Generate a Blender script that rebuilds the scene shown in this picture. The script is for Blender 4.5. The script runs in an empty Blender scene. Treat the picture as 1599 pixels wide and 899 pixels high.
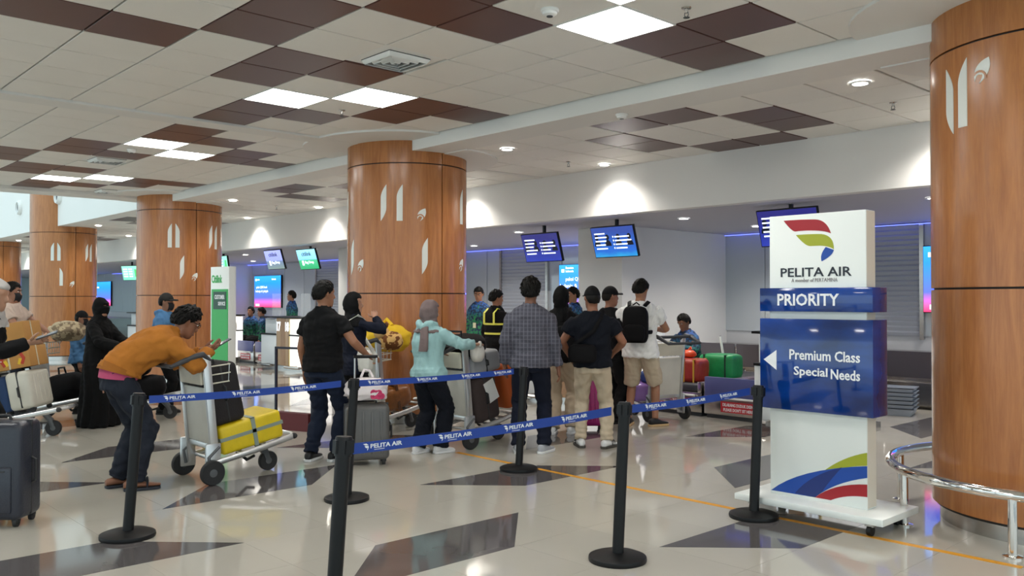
import bpy, bmesh, math, random
import numpy as np
from mathutils import Vector, Matrix, Euler
random.seed(7); np.random.seed(7)
SC = bpy.context.scene
COL = SC.collection
PI = math.pi
# ------------------------------------------------------------------ camera, world, exposure
# world axes: X runs along the counters (negative = down the hall), Y towards the counters, Z up
FW0 = Vector((-.7323, .6809, 0)); RT = Vector((.6809, .7323, 0)); PITCH = math.atan(17.5/1353)
FW = FW0*math.cos(PITCH) + Vector((0, 0, 1))*math.sin(PITCH)
UPV = RT.cross(FW)
cam = bpy.data.objects.new('camera', bpy.data.cameras.new('camera'))
COL.objects.link(cam)
cam.data.sensor_width = 36; cam.data.lens = 36*1353/1599; cam.data.clip_end = 300
cam.matrix_world = Matrix(((RT.x, UPV.x, -FW.x, 0), (RT.y, UPV.y, -FW.y, 0), (RT.z, UPV.z, -FW.z, 1.5), (0, 0, 0, 1)))
SC.camera = cam
W = bpy.data.worlds.new('daylight'); SC.world = W; W.use_nodes = True
W.node_tree.nodes['Background'].inputs[0].default_value = (.74, .93, 1.0, 1)
W.node_tree.nodes['Background'].inputs[1].default_value = 0.9
SC.view_settings.view_transform = 'Standard'; SC.view_settings.look = 'None'
SC.view_settings.exposure = 0.86; SC.view_settings.gamma = 1; SC.view_settings.use_curve_mapping = False
SC.cycles.max_bounces = 7; SC.cycles.diffuse_bounces = 3; SC.cycles.glossy_bounces = 3; SC.cycles.transparent_max_bounces = 6
PANEL_E = 10.0      # light panel emission
SPOT_W = 58.0       # wall-washing downlight watts
DOWN_E = 14.0

# ------------------------------------------------------------------ materials
MATS = {}
def srgb(r, g, b):
    f = lambda c: (c/255/12.92 if c/255 <= .04045 else ((c/255+.055)/1.055)**2.4)
    return (f(r), f(g), f(b))
def mat(name, col, rough=.5, metal=0., emit=0., alpha=1., spec=.5, var=0., vscale=8., bump=0., bscale=60., stretch=(1, 1, 1), trans=0., coat=0.):
    if name in MATS: return MATS[name]
    m = bpy.data.materials.new(name); m.use_nodes = True; MATS[name] = m
    nt = m.node_tree; b = nt.nodes['Principled BSDF']; L = nt.links
    b.inputs['Base Color'].default_value = (*col, 1)
    b.inputs['Roughness'].default_value = rough; b.inputs['Metallic'].default_value = metal
    b.inputs['Specular IOR Level'].default_value = spec; b.inputs['Alpha'].default_value = alpha
    b.inputs['Transmission Weight'].default_value = trans; b.inputs['Coat Weight'].default_value = coat
    if emit:
        b.inputs['Emission Color'].default_value = (*col, 1); b.inputs['Emission Strength'].default_value = emit
    if var or bump:
        tc = nt.nodes.new('ShaderNodeTexCoord'); mp = nt.nodes.new('ShaderNodeMapping')
        mp.inputs['Scale'].default_value = stretch; L.new(tc.outputs['Object'], mp.inputs[0])
        if var:
            n = nt.nodes.new('ShaderNodeTexNoise'); n.inputs['Scale'].default_value = vscale; n.inputs['Detail'].default_value = 5
            L.new(mp.outputs[0], n.inputs['Vector'])
            r = nt.nodes.new('ShaderNodeValToRGB')
            r.color_ramp.elements[0].position = .3; r.color_ramp.elements[1].position = .7
            r.color_ramp.elements[0].color = (*[c*(1-var) for c in col], 1)
            r.color_ramp.elements[1].color = (*[min(1, c*(1+var)) for c in col], 1)
            L.new(n.outputs['Fac'], r.inputs[0]); L.new(r.outputs[0], b.inputs['Base Color'])
            if emit: L.new(r.outputs[0], b.inputs['Emission Color'])
        if bump:
            n2 = nt.nodes.new('ShaderNodeTexNoise'); n2.inputs['Scale'].default_value = bscale; n2.inputs['Detail'].default_value = 3
            L.new(mp.outputs[0], n2.inputs['Vector'])
            bp = nt.nodes.new('ShaderNodeBump'); bp.inputs['Strength'].default_value = bump; bp.inputs['Distance'].default_value = .01
            L.new(n2.outputs['Fac'], bp.inputs['Height']); L.new(bp.outputs[0], b.inputs['Normal'])
    return m
def wood_mat(name, c1, c2, scale=1., rough=.3, axis='Z'):
    if name in MATS: return MATS[name]
    m = bpy.data.materials.new(name); m.use_nodes = True; MATS[name] = m
    nt = m.node_tree; b = nt.nodes['Principled BSDF']; L = nt.links
    tc = nt.nodes.new('ShaderNodeTexCoord'); mp = nt.nodes.new('ShaderNodeMapping')
    mp.inputs['Scale'].default_value = (6*scale, 6*scale, .55*scale) if axis == 'Z' else (.55*scale, 6*scale, 6*scale)
    L.new(tc.outputs['Object'], mp.inputs[0])
    n = nt.nodes.new('ShaderNodeTexNoise'); n.inputs['Scale'].default_value = 1.6; n.inputs['Detail'].default_value = 8; n.inputs['Roughness'].default_value = .62; n.inputs['Distortion'].default_value = .9
    L.new(mp.outputs[0], n.inputs['Vector'])
    n2 = nt.nodes.new('ShaderNodeTexNoise'); n2.inputs['Scale'].default_value = 11; n2.inputs['Detail'].default_value = 4
    L.new(mp.outputs[0], n2.inputs['Vector'])
    mx = nt.nodes.new('ShaderNodeMath'); mx.operation = 'MULTIPLY_ADD'; mx.inputs[1].default_value = .25
    L.new(n2.outputs['Fac'], mx.inputs[0]); L.new(n.outputs['Fac'], mx.inputs[2])
    r = nt.nodes.new('ShaderNodeValToRGB'); r.color_ramp.elements[0].position = .42; r.color_ramp.elements[1].position = .8
    r.color_ramp.elements[0].color = (*c1, 1); r.color_ramp.elements[1].color = (*c2, 1)
    L.new(mx.outputs[0], r.inputs[0]); L.new(r.outputs[0], b.inputs['Base Color'])
    b.inputs['Roughness'].default_value = rough
    bp = nt.nodes.new('ShaderNodeBump'); bp.inputs['Strength'].default_value = .06; L.new(mx.outputs[0], bp.inputs['Height']); L.new(bp.outputs[0], b.inputs['Normal'])
    return m

# ------------------------------------------------------------------ mesh helpers
class MB:
    """collects verts and faces of one mesh"""
    def __init__(s): s.v = []; s.f = []
    def add(s, vs, fs, M=None):
        o = len(s.v)
        s.v += [tuple(M @ Vector(p)) for p in vs] if M is not None else [tuple(p) for p in vs]
        s.f += [tuple(i+o for i in f) for f in fs]; return s
    def box(s, x0, x1, y0, y1, z0, z1, M=None):
        vs = [(x, y, z) for z in (z0, z1) for y in (y0, y1) for x in (x0, x1)]
        return s.add(vs, [(0, 2, 3, 1), (4, 5, 7, 6), (0, 1, 5, 4), (2, 6, 7, 3), (0, 4, 6, 2), (1, 3, 7, 5)], M)
    def loft(s, rings, cap=True, closed=True, M=None):
        n = len(rings[0]); vs = [p for r in rings for p in r]; fs = []
        for k in range(len(rings)-1):
            for i in range(n if closed else n-1):
                j = (i+1) % n; fs.append((k*n+i, k*n+j, (k+1)*n+j, (k+1)*n+i))
        if cap: fs += [tuple(range(n-1, -1, -1)), tuple((len(rings)-1)*n+i for i in range(n))]
        return s.add(vs, fs, M)
    def lathe(s, prof, seg=24, M=None, cap=True):
        return s.loft([[(r*math.cos(2*PI*i/seg), r*math.sin(2*PI*i/seg), z) for i in range(seg)] for r, z in prof], cap, True, M)
    def cyl(s, p, q, r, seg=12, r2=None, M=None):
        return s.tube([p, q], [r, r if r2 is None else r2], seg, M)
    def tube(s, pts, rad, seg=10, M=None, flat=1., up=None):
        pts = [Vector(p) for p in pts]
        if not hasattr(rad, '__len__'): rad = [rad]*len(pts)
        rings = []; u = None
        for k, p in enumerate(pts):
            t = (pts[min(k+1, len(pts)-1)]-pts[max(k-1, 0)]).normalized()
            if u is None:
                a = Vector(up) if up is not None else (Vector((0, 0, 1)) if abs(t.z) < .9 else Vector((0, 1, 0)))
                u = (a-t*a.dot(t)).normalized()
            else:
                u = u-t*u.dot(t); u = u.normalized() if u.length > 1e-6 else t.orthogonal().normalized()
            w = t.cross(u)
            rings.append([p+u*(rad[k]*flat*math.sin(2*PI*i/seg))+w*(rad[k]*math.cos(2*PI*i/seg)) for i in range(seg)])
        return s.loft(rings, True, True, M)
    def prism(s, poly, a, b, M=None):
        """poly in XY extruded from z=a to z=b"""
        n = len(poly); vs = [(x, y, a) for x, y in poly]+[(x, y, b) for x, y in poly]
        fs = [tuple(range(n-1, -1, -1)), tuple(range(n, 2*n))]+[(i, (i+1) % n, n+(i+1) % n, n+i) for i in range(n)]
        return s.add(vs, fs, M)
    def ball(s, c, r, seg=12, rings=8, M=None):
        c = Vector(c); r = (r, r, r) if not hasattr(r, '__len__') else r
        rr = []
        for k in range(1, rings):
            th = PI*k/rings
            rr.append([c+Vector((r[0]*math.sin(th)*math.cos(2*PI*i/seg), r[1]*math.sin(th)*math.sin(2*PI*i/seg), -r[2]*math.cos(th))) for i in range(seg)])
        return s.loft(rr, True, True, M)
    def mesh(s, name, bevel=0., seg=2, smooth=False, angle=35):
        me = bpy.data.meshes.new(name); me.from_pydata(s.v, [], s.f)
        bm = bmesh.new(); bm.from_mesh(me)
        bmesh.ops.recalc_face_normals(bm, faces=bm.faces)
        if bevel:
            es = [e for e in bm.edges if len(e.link_faces) == 2 and e.calc_face_angle(0) > .5]
            bmesh.ops.bevel(bm, geom=es, offset=bevel, segments=seg, affect='EDGES', profile=.5, clamp_overlap=True)
        bm.to_mesh(me); bm.free()
        if smooth or bevel:
            me.polygons.foreach_set('use_smooth', [True]*len(me.polygons))
            me.set_sharp_from_angle(angle=math.radians(angle))
        return me
    def build(s, name, m, parent=None, bevel=0., seg=2, smooth=False, angle=35, loc=None, rot=None):
        me = s.mesh(name, bevel, seg, smooth, angle)
        for q in (m if isinstance(m, (list, tuple)) else [m]): me.materials.append(q)
        return link(name, me, parent, loc, rot)
def link(name, me, parent=None, loc=None, rot=None):
    o = bpy.data.objects.new(name, me); COL.objects.link(o)
    if parent is not None: o.parent = parent
    if loc is not None: o.location = loc
    if rot is not None: o.rotation_euler = rot
    return o
def tag(o, label, cat, group=None, kind=None):
    if label: o['label'] = label
    if cat: o['category'] = cat
    if group: o['group'] = group
    if kind: o['kind'] = kind
    return o
def struct(o): o['kind'] = 'structure'; return o
def stuff(o): o['kind'] = 'stuff'; return o
def thing(name, label, cat, loc=(0, 0, 0), rz=0., group=None, rot=None):
    o = bpy.data.objects.new(name, None); COL.objects.link(o); o.empty_display_size = .1
    o.location = loc; o.rotation_euler = rot if rot is not None else (0, 0, math.radians(rz))
    return tag(o, label, cat, group)
def copy_tree(o, parent=None):
    c = o.copy(); COL.objects.link(c); c.parent = parent
    for ch in list(o.children): copy_tree(ch, c)
    return c
def relabel(o, label): o['label'] = label; return o
def frame(origin, right, up):
    r = Vector(right).normalized(); u = Vector(up).normalized(); n = r.cross(u)
    return Matrix(((r.x, u.x, n.x, origin[0]), (r.y, u.y, n.y, origin[1]), (r.z, u.z, n.z, origin[2]), (0, 0, 0, 1)))
# lettering: font curves turned into meshes once, while the scene is still empty
TXT = {}
def make_texts(lst):
    obs = []
    for key, s, bold in lst:
        cu = bpy.data.curves.new('t', 'FONT'); cu.body = s; cu.size = 1; cu.offset = bold; cu.extrude = .004
        cu.align_x = 'LEFT'; cu.resolution_u = 2
        o = bpy.data.objects.new('t', cu); COL.objects.link(o); obs.append((key, o))
    dg = bpy.context.evaluated_depsgraph_get()
    for key, o in obs:
        me = bpy.data.meshes.new_from_object(o.evaluated_get(dg)); me.name = 'lettering'
        v = np.empty(len(me.vertices)*3, 'f'); me.vertices.foreach_get('co', v); v = v.reshape(-1, 3)
        TXT[key] = (v.copy(), [tuple(p.vertices) for p in me.polygons]); bpy.data.meshes.remove(me)
    for key, o in obs:
        cu = o.data; bpy.data.objects.remove(o); bpy.data.curves.remove(cu)
make_texts([(k, k, b) for k, b in (('PELITA AIR', .012), ('A member of PERTAMINA', 0), ('PRIORITY', .02), ('Premium', .018), ('Class', .018), ('Special', .018), ('Needs', .018), ('17', .03), ('18', .03), ('26', .03), ('25', .03), ('21', .03), ('22', .03),
    ('Citilink', .03), ('CUSTOMER', .03), ('SERVICE', .03), ('Danantara', .02), ('Indonesia', .02), ('pakai QRIS bank', .01), ('belanja & jelajah', .01), ('lebih', .01), ('jangan', .01), ('angkut', .01),
    ('DILARANG DUDUK DISINI', .02), ("PLEASE DON'T SIT HERE", .02), ('Bag Drop', .01), ('citilink', .01))])
def text_into(mb, key, width=None, height=None, origin=(0, 0, 0), right=(1, 0, 0), up=(0, 0, 1), align='L', lift=.002, bend=None):
    v, fs = TXT[key]; v = v.copy()
    x0, x1 = v[:, 0].min(), v[:, 0].max(); y0, y1 = v[:, 1].min(), v[:, 1].max()
    v[:, 0] -= x0; v[:, 1] -= y0; w, h = x1-x0, y1-y0
    s = width/w if width else height/h
    sy = height/h if height else s
    v[:, 0] *= s; v[:, 1] *= sy
    if align == 'C': v[:, 0] -= w*s/2
    if align == 'R': v[:, 0] -= w*s
    v[:, 2] = np.where(v[:, 2] > 0, lift+.001, lift*.0)
    if bend: v[:, 1] += bend(v[:, 0])
    mb.add([tuple(p) for p in v], fs, frame(origin, right, up))
def smooth_poly(pts, n=8):
    """closed outline through bezier-ish corner list: (x,y) corners with 'c' for curve control points"""
    out = []; k = 0
    while k < len(pts):
        p = pts[k]
        if len(p) == 2: out.append(p); k += 1
        else:
            a = out[-1]; c = p; b = pts[(k+1) % len(pts)]
            for i in range(1, n):
                t = i/n; out.append(((1-t)**2*a[0]+2*t*(1-t)*c[0]+t*t*b[0], (1-t)**2*a[1]+2*t*(1-t)*c[1]+t*t*b[1]))
            k += 1
    return out
# ------------------------------------------------------------------ shared materials
M_cream = mat('ceiling_cream', srgb(238, 235, 228), .5, var=.02, vscale=1.5)
M_brown = mat('ceiling_brown', srgb(92, 58, 52), .38, var=.05, vscale=2)
M_grid = mat('grid_bar', srgb(140, 134, 124), .5)
M_gyp = mat('gypsum_white', srgb(232, 230, 225), .7, var=.015, vscale=.8)
M_wallw = mat('wall_white', srgb(236, 234, 230), .6, var=.015, vscale=.7)
M_recess = mat('recess_ceiling', srgb(196, 196, 206), .6)
M_panelglow = mat('light_panel', (1, .985, .95), .4, emit=PANEL_E)
M_down = mat('downlight_glow', (1, .98, .94), .4, emit=DOWN_E)
M_whitepl = mat('white_plastic', srgb(238, 238, 234), .4)
M_alu = mat('aluminium', srgb(205, 206, 206), .32, .85, bump=.02, bscale=200)
M_steel = mat('stainless', srgb(190, 186, 182), .22, 1., var=.08, vscale=3, stretch=(1, 1, 6))
M_chrome = mat('polished_steel', srgb(225, 222, 218), .06, 1.)
M_black = mat('black_plastic', (.006, .006, .007), .42, spec=.3)
M_dark = mat('dark_grey', srgb(58, 60, 63), .5)
M_wood = wood_mat('column_veneer', srgb(158, 98, 54), srgb(186, 122, 70), 1.6, .24)
M_seam = mat('dark_seam', (.012, .007, .005), .6)
M_emblem = mat('emblem_white', srgb(226, 228, 220), .3)
M_floor = mat('porcelain_beige', srgb(186, 181, 170), .06, spec=.6, var=.03, vscale=1.3)
M_grout = mat('grout', srgb(150, 143, 130), .6)
M_ink = mat('porcelain_charcoal', srgb(92, 88, 88), .07, spec=.5, var=.08, vscale=3)
M_orange = mat('orange_tape', srgb(226, 158, 40), .45, var=.05, vscale=20)
def in_view(x, y, z, m=60):
    q = Vector((x, y, z-1.5)); w = q.dot(FW)
    if w < .4: return None
    px = 799.5+1353*q.dot(RT)/w; py = 449.5-1353*q.dot(UPV)/w
    return w if -m < px < 1599+m and -m < py < 899+m else None
def quad_field(name, cells, z, mats, parent, limit, down, h=.012, size=.59):
    """cells: (cx, cy, kind). the ones that show largest become parts, the rest one 'stuff' part per kind"""
    seen = sorted(((w, c) for c in cells for w in [in_view(c[0], c[1], z)] if w is not None))
    near = set(c for w, c in seen[:limit]); protos = {}; rest = {}
    for c in cells:
        k = c[2]
        if c in near:
            if k not in protos:
                s = size/2; me = MB().box(-s, s, -s, s, -h if down else -h, 0).mesh(name, bevel=.003 if down else 0, seg=1); me.materials.append(mats[k]); protos[k] = me
            link(name, protos[k], parent, (c[0], c[1], z+(h if down else 0)))
        else:
            s = size/2; rest.setdefault(k, MB()).box(c[0]-s, c[0]+s, c[1]-s, c[1]+s, z if down else z-h, z+h if down else z)
    for k, mb in rest.items(): stuff(mb.build(name+'_field', mats[k], parent))
# ------------------------------------------------------------------ floor
floor = struct(MB().box(-52, 7, -9, 13.4, -.2, -.004).build('floor', M_grout))
cells = []
for a in range(-84, 15):
    for b in range(-15, 23):
        cells.append((round(-2.05+.6*a+.3, 3), round(.04+.6*b+.3, 3), 0))
quad_field('floor_tile', cells, 0., [M_floor], floor, 296, False, h=.01, size=.5984)
inkA = MB().prism([(0, 0), (.6, .6), (.6, 1.8), (0, 1.2)], -.004, .0009).mesh('floor_inlay'); inkA.materials.append(M_ink)
inkB = MB().prism([(0, 0), (.6, -.6), (.6, .6), (0, 1.2)], -.004, .0009).mesh('floor_inlay'); inkB.materials.append(M_ink)
for m in range(-9, 4):
    for n in range(-2, 3):
        link('floor_inlay', inkA, floor, (-5.65+2.4*m, 4.24+3.6*n, 0)); link('floor_inlay', inkB, floor, (-4.45+2.4*m, 3.0+3.6*n, 0))
MB().box(-6.6, -1.62, 5.375, 5.425, 0, .0016).build('floor_marking', M_orange, floor)
# ------------------------------------------------------------------ ceiling
ceiling = struct(MB().box(-16.86, 7, -9, 6.27, 3.452, 3.6).build('ceiling', M_grid))
x0, y0, CZ = -3.66, 1.97, 3.43
dark1 = {(4, -1), (4, 0), (3, 1), (2, 1), (1, 2), (1, 3), (0, 2), (4, 2), (5, 2), (4, 3), (7, 3), (8, 3), (7, 4), (6, 5), (5, 5), (5, 6), (-1, 5), (0, 5), (0, 6), (-5, 2), (-5, 3), (-7, 4), (-8, 4), (3, -4), (2, -4), (5, -6), (-2, -3), (-3, -3)}
light1 = [(6, 3), (5, 4), (0, 4), (-1, 3), (6, -3), (5, -2), (0, -2), (-1, -3), (-7, 3), (-6, 4), (-7, -3), (-6, -2), (6, -9), (0, -9), (-6, -9), (-11, 3), (-11, -3)]
vent1 = [(3, 3), (-4, 5)]
cells = []; lights = []; vents = []
for i in range(-17, 9):
    for j in range(-18, 7):
        c = (round(x0-.6*(i+.5), 3), round(y0+.6*(j+.5), 3), 1 if (i, j) in dark1 else 0)
        if (i, j) in light1: lights.append(c)
        elif (i, j) in vent1: vents.append(c)
        else: cells.append(c)
dark2 = {(0, 3), (1, 3), (1, 4), (3, 2), (4, 2), (4, 3), (2, 5), (3, 5), (3, 6), (5, 1), (6, 1), (7, 2), (8, 2), (7, 3), (10, 3), (11, 3), (10, 4), (8, 5), (9, 5), (8, 6), (0, -1), (1, -1), (3, -3), (4, -3)}
light2 = [(2, 3), (3, 4), (9, 3), (8, 4), (2, -3), (3, -2), (9, -3), (8, -2)]
vent2 = [(5, 3), (11, 5)]
for i in range(0, 12):
    for j in range(-18, 7):
        c = (round(-9.36-.6*(i+.5), 3), round(y0+.6*(j+.5), 3), 1 if (i, j) in dark2 else 0)
        if (i, j) in light2: lights.append(c)
        elif (i, j) in vent2: vents.append(c)
        else: cells.append(c)
quad_field('ceiling_tile', cells, CZ, [M_cream, M_brown], ceiling, 230, True, h=.018, size=.586)
# the counter-side ceiling bays are a little lower
ceiling2 = struct(MB().box(-52, 7, 6.6, 9.0, 3.312, 3.45).build('ceiling', M_gyp))
BAYS = [-5.41-7.32*k for k in range(-1, 6)]
pin = {(-1, 0), (0, 0), (1, 1), (1, 2), (-2, 1), (-2, 2), (-1, 3), (0, 3)}
cells = []
for xc in BAYS:
    for i in range(-6, 6):
        for j in range(4):
            cells.append((round(xc+.6*(i+.5), 3), round(6.66+.585*(j+.5), 3), 1 if (i, j) in pin else 0))
quad_field('ceiling_tile', cells, 3.29, [M_cream, M_brown], ceiling2, 68, True, h=.018, size=.574)
def trim(n, *b, m=None): return struct(MB().box(*b).build('trim_%d' % n, m or M_gyp, bevel=.004, seg=1))
trim(1, -16.86, 7, 6.2, 6.66, 3.285, 3.6)                     # beam along the column line
trim(2, -9.36, -9.06, -9, 6.2, 3.405, 3.6)                    # cross beam
trim(3, -17.1, -16.56, -9, 6.2, 3.37, 5.2)                    # edge of the low ceiling, atrium beyond
trim(4, -52, -17.1, 6.27, 6.66, 3.285, 7.2)                   # bulkhead above the bays, facing the atrium
for k in range(0, 6): trim(5+k, -1.755-7.32*k-.07, -1.755-7.32*k+.07, 6.66, 9.0, 3.282, 3.4)
struct(MB().box(-52, 7, 9.0, 9.16, 2.645, 3.6).build('wall_front', M_wallw, bevel=.004, seg=1))
# vents, light panels, downlights, detectors
def ceiling_light(x, y, label):
    t = thing('ceiling_light', label, 'light', (x, y, CZ), group='square ceiling light panels')
    MB().box(-.29, .29, -.29, .29, .004, .05).build('diffuser', M_panelglow, t)
    f = MB()
    for a in (-1, 1): f.box(a*.297-.007, a*.297+.007, -.304, .304, -.006, .05); f.box(-.29, .29, a*.297-.007, a*.297+.007, -.006, .05)
    f.build('frame', M_whitepl, t); return t
LL = {(6, 3): 'lit square ceiling panel left of its neighbour, above the column with bent man below', (5, 4): 'lit square ceiling panel nearer the wood column, beside an air vent', (0, 4): 'largest lit square ceiling panel, at top of the picture'}
def lname(c):
    for (ij, t) in LL.items():
        if abs(c[0]-(x0-.6*(ij[0]+.5))) < .01 and abs(c[1]-(y0+.6*(ij[1]+.5))) < .01: return t
    if in_view(c[0], c[1], CZ, 0):
        return {(-10.86): 'upper of two lit ceiling panels beyond the cross beam', (-11.46): 'lower of two lit ceiling panels beyond the cross beam', (-15.06): 'farthest left lit ceiling panel near the atrium edge', (-14.46): 'farthest lit ceiling panel beside the leftmost one'}.get(round(c[0], 2), 'lit ceiling panel cut off at the top edge of the picture')
    return 'lit square ceiling panel behind the viewer'
for c in lights: ceiling_light(c[0], c[1], lname(c))
def vent(x, y, label):
    t = thing('ceiling_vent', label, 'air vent', (x, y, CZ))
    MB().box(-.29, .29, -.29, .29, .01, .03).build('backing', M_whitepl, t)
    MB().box(-.2, .2, -.2, .2, .004, .012).build('throat', M_black, t)
    for k in range(4):
        s = .2-.052*k; mb = MB()
        for q in range(4):
            mb.add([(-s, -s, 0), (s, -s, 0), (s-.022, -s+.022, -.03), (-s+.022, -s+.022, -.03), (-s, -s, .005), (s, -s, .005), (s-.022, -s+.022, -.026), (-s+.022, -s+.022, -.026)],
                   [(0, 1, 2, 3), (4, 7, 6, 5), (0, 4, 5, 1), (2, 6, 7, 3), (0, 3, 7, 4), (1, 5, 6, 2)], Matrix.Rotation(q*PI/2, 4, 'Z'))
        mb.build('louvre', M_whitepl, t)
    return t
VN = ['square air vent with angled louvres beside two lit ceiling panels', 'square air vent hidden near the right ceiling', 'square air vent beyond the cross beam at left', 'small dark air vent at the far ceiling edge']
for c, n in zip(vents, VN): vent(c[0], c[1], n)
def downlight(x, y, z, label, spot=0., group='round recessed downlights', aim=None):
    t = thing('downlight', label, 'light', (x, y, z), group=group)
    MB().lathe([(.085, 0), (.085, -.012), (.062, -.012), (.062, 0)], 20, cap=False).build('ring', M_whitepl, t, smooth=True)
    MB().lathe([(.063, -.003), (.063, .004)], 20).build('lens', M_down, t)
    if spot:
        l = bpy.data.lights.new('downlight_beam', 'SPOT'); l.energy = spot; l.spot_size = math.radians(140); l.spot_blend = 1.; l.shadow_soft_size = .09; l.color = (1, .95, .88)
        o = bpy.data.objects.new('downlight_beam', l); COL.objects.link(o); o.parent = t; o.location = (0, 0, -.1)
        o.rotation_euler = aim or (0, 0, 0)
for k, xc in enumerate(BAYS):
    for s in (-1, 1):
        for yy, q in ((6.95, 'column-side row'), (8.7, 'row nearest the fascia')):
            if in_view(xc+s*2.15, yy, 3.29, 80):
                downlight(xc+s*2.15, yy, 3.284, 'round ceiling downlight, %s, %s of %s' % (q, 'left' if s < 0 else 'right', ['the bay at right', 'the bay above the queue', 'the bay behind the middle column', 'the bay behind the third column', 'the fifth bay', 'the sixth bay', 'the farthest bay'][k]), SPOT_W if yy > 8 else SPOT_W*.5)
def sprinkler(x, y, z, label):
    t = thing('sprinkler', label, 'sprinkler', (x, y, z), group='ceiling sprinklers')
    MB().lathe([(.035, 0), (.03, -.008), (.012, -.01), (.01, -.035), (.004, -.036)], 14).build('escutcheon', M_steel, t, smooth=True)
    mb = MB(); mb.tube([(-.012, 0, -.03), (-.016, 0, -.05), (0, 0, -.066)], .003, 6); mb.tube([(.012, 0, -.03), (.016, 0, -.05), (0, 0, -.066)], .003, 6)
    mb.lathe([(.022, -.064), (.022, -.067)], 12); mb.build('deflector', M_dark, t)
def smoke(x, y, z, label):
    t = thing('smoke_detector', label, 'detector', (x, y, z), group='ceiling smoke detectors')
    MB().lathe([(.062, 0), (.062, -.012), (.055, -.02), (.05, -.02), (.047, -.035), (.03, -.045), (.002, -.046)], 20).build('housing', M_whitepl, t, smooth=True)
    MB().lathe([(.022, -.044), (.022, -.05), (.001, -.051)], 12).build('sensor', M_dark, t, smooth=True)
sprinkler(-3.4, 4.74, CZ, 'small ceiling sprinkler at the top beside the largest lit panel'); sprinkler(-7.65, 4.74, CZ, 'small ceiling sprinkler just below two lit panels')
sprinkler(-7.74, 8.2, 3.29, 'small ceiling sprinkler above the hanging monitors'); sprinkler(-15.24, 8.0, 3.29, 'small ceiling sprinkler left of the middle wood column'); sprinkler(-3.4, 7.9, 3.29, 'small ceiling sprinkler left of the right wood column')
sprinkler(-11.3, 4.75, CZ, 'small ceiling sprinkler beside the lit panels beyond the cross beam')
smoke(-4.04, 4.1, CZ, 'white round smoke detector left of the largest lit panel'); smoke(-5.39, 6.46, 3.285, 'white round smoke detector on the beam'); smoke(-11.5, 4.0, CZ, 'white round smoke detector between far lit panels')
# ------------------------------------------------------------------ recess behind the counters
struct(MB().box(-52, 7, 9.16, 13.4, 2.645, 2.8).build('ceiling', M_recess))
M_back = mat('back_wall', srgb(206, 208, 212), .55)
M_glasspanel = mat('glass_panel', srgb(190, 198, 204), .05, spec=.8, coat=.4)
wall_back = struct(MB().box(-52, 7, 13.28, 13.45, 0, 2.8).build('wall_back', M_back))
struct(MB().box(-52.2, -52, -9, 13.4, 0, 7.2).build('wall_left', mat('wall_pale_blue', srgb(205, 225, 230), .7)))
x = 6.5
while x > -50:
    MB().box(x-1.19, x-.01, 13.25, 13.28, .95, 2.62).build('glass_panel', M_glasspanel, wall_back, bevel=.003, seg=1); x -= 1.2
M_shut = mat('shutter_grey', srgb(166, 171, 180), .4, .1)
for a, b, lab in ((-14.57, -13.1, 'grey roller shutter on the back wall beside the middle wood column'), (-7.0, -5.27, 'grey roller shutter on the back wall behind the priority sign'), (-22.7, -21.2, 'grey roller shutter on the far back wall')):
    t = thing('roller_shutter', lab, 'shutter', ((a+b)/2, 13.2, 0)); w = (b-a)/2
    sl = MB().add([(-w, 0, 0), (w, 0, 0), (w, 0, .075), (-w, 0, .075), (-w, -.014, .05), (w, -.014, .05), (-w, .01, 0), (w, .01, 0), (w, .01, .075), (-w, .01, .075)],
        [(0, 1, 5, 4), (4, 5, 2, 3), (6, 9, 8, 7), (0, 6, 7, 1), (3, 2, 8, 9), (0, 4, 3, 9, 6), (1, 7, 8, 2, 5)]).mesh('slat'); sl.materials.append(M_shut)
    for k in range(22): link('slat', sl, t, (0, .02, .95+.0765*k))
    for s in (-1, 1): MB().box(s*w-.03, s*w+.03, -.02, .04, .9, 2.63).build('guide_rail', M_steel, t)
for k, lab in enumerate(('white wall pier behind the hanging monitors', 'white wall pier hidden behind the middle wood column', 'white wall pier at far left behind a hanging monitor')):
    xr = (-8.68, -16.0, -26.9)[k]; struct(MB().box(xr-.92, xr, 10.4, 13.28, 0, 2.645).build('wall_pier', M_wallw, bevel=.004, seg=1))
M_blue = mat('blue_glow', (.10, .14, 1.), .4, emit=3.)
for a, b in ((-8.6, 2), (-15.9, -9.7), (-23.2, -17.0), (-40, -25)):  # added strips that wash the recess ceiling blue; no such fixture shows
    tag(MB().box(a, b, 13.1, 13.108, 2.61, 2.618).build('blue_strip', M_blue), 'added thin blue strip tinting the top of the %s back wall' % {-8.6: 'right', -15.9: 'middle', -23.2: 'left', -40: 'farthest'}[a], 'added tint strip')
for xx in (-3.9, -7.3, -10.7, -14.1, -17.5, -20.9, -24.3):
    for yy in (10.1, 12.0):
        if in_view(xx, yy, 2.6, 40): downlight(xx, yy, 2.643, 'low recess downlight, %s row, number %s counting from the right' % ('front' if yy < 11 else 'back', ['one', 'two', 'three', 'four', 'five', 'six', 'seven'][round((-3.9-xx)/3.4)]), SPOT_W*1.0, 'recess downlights')
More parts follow.
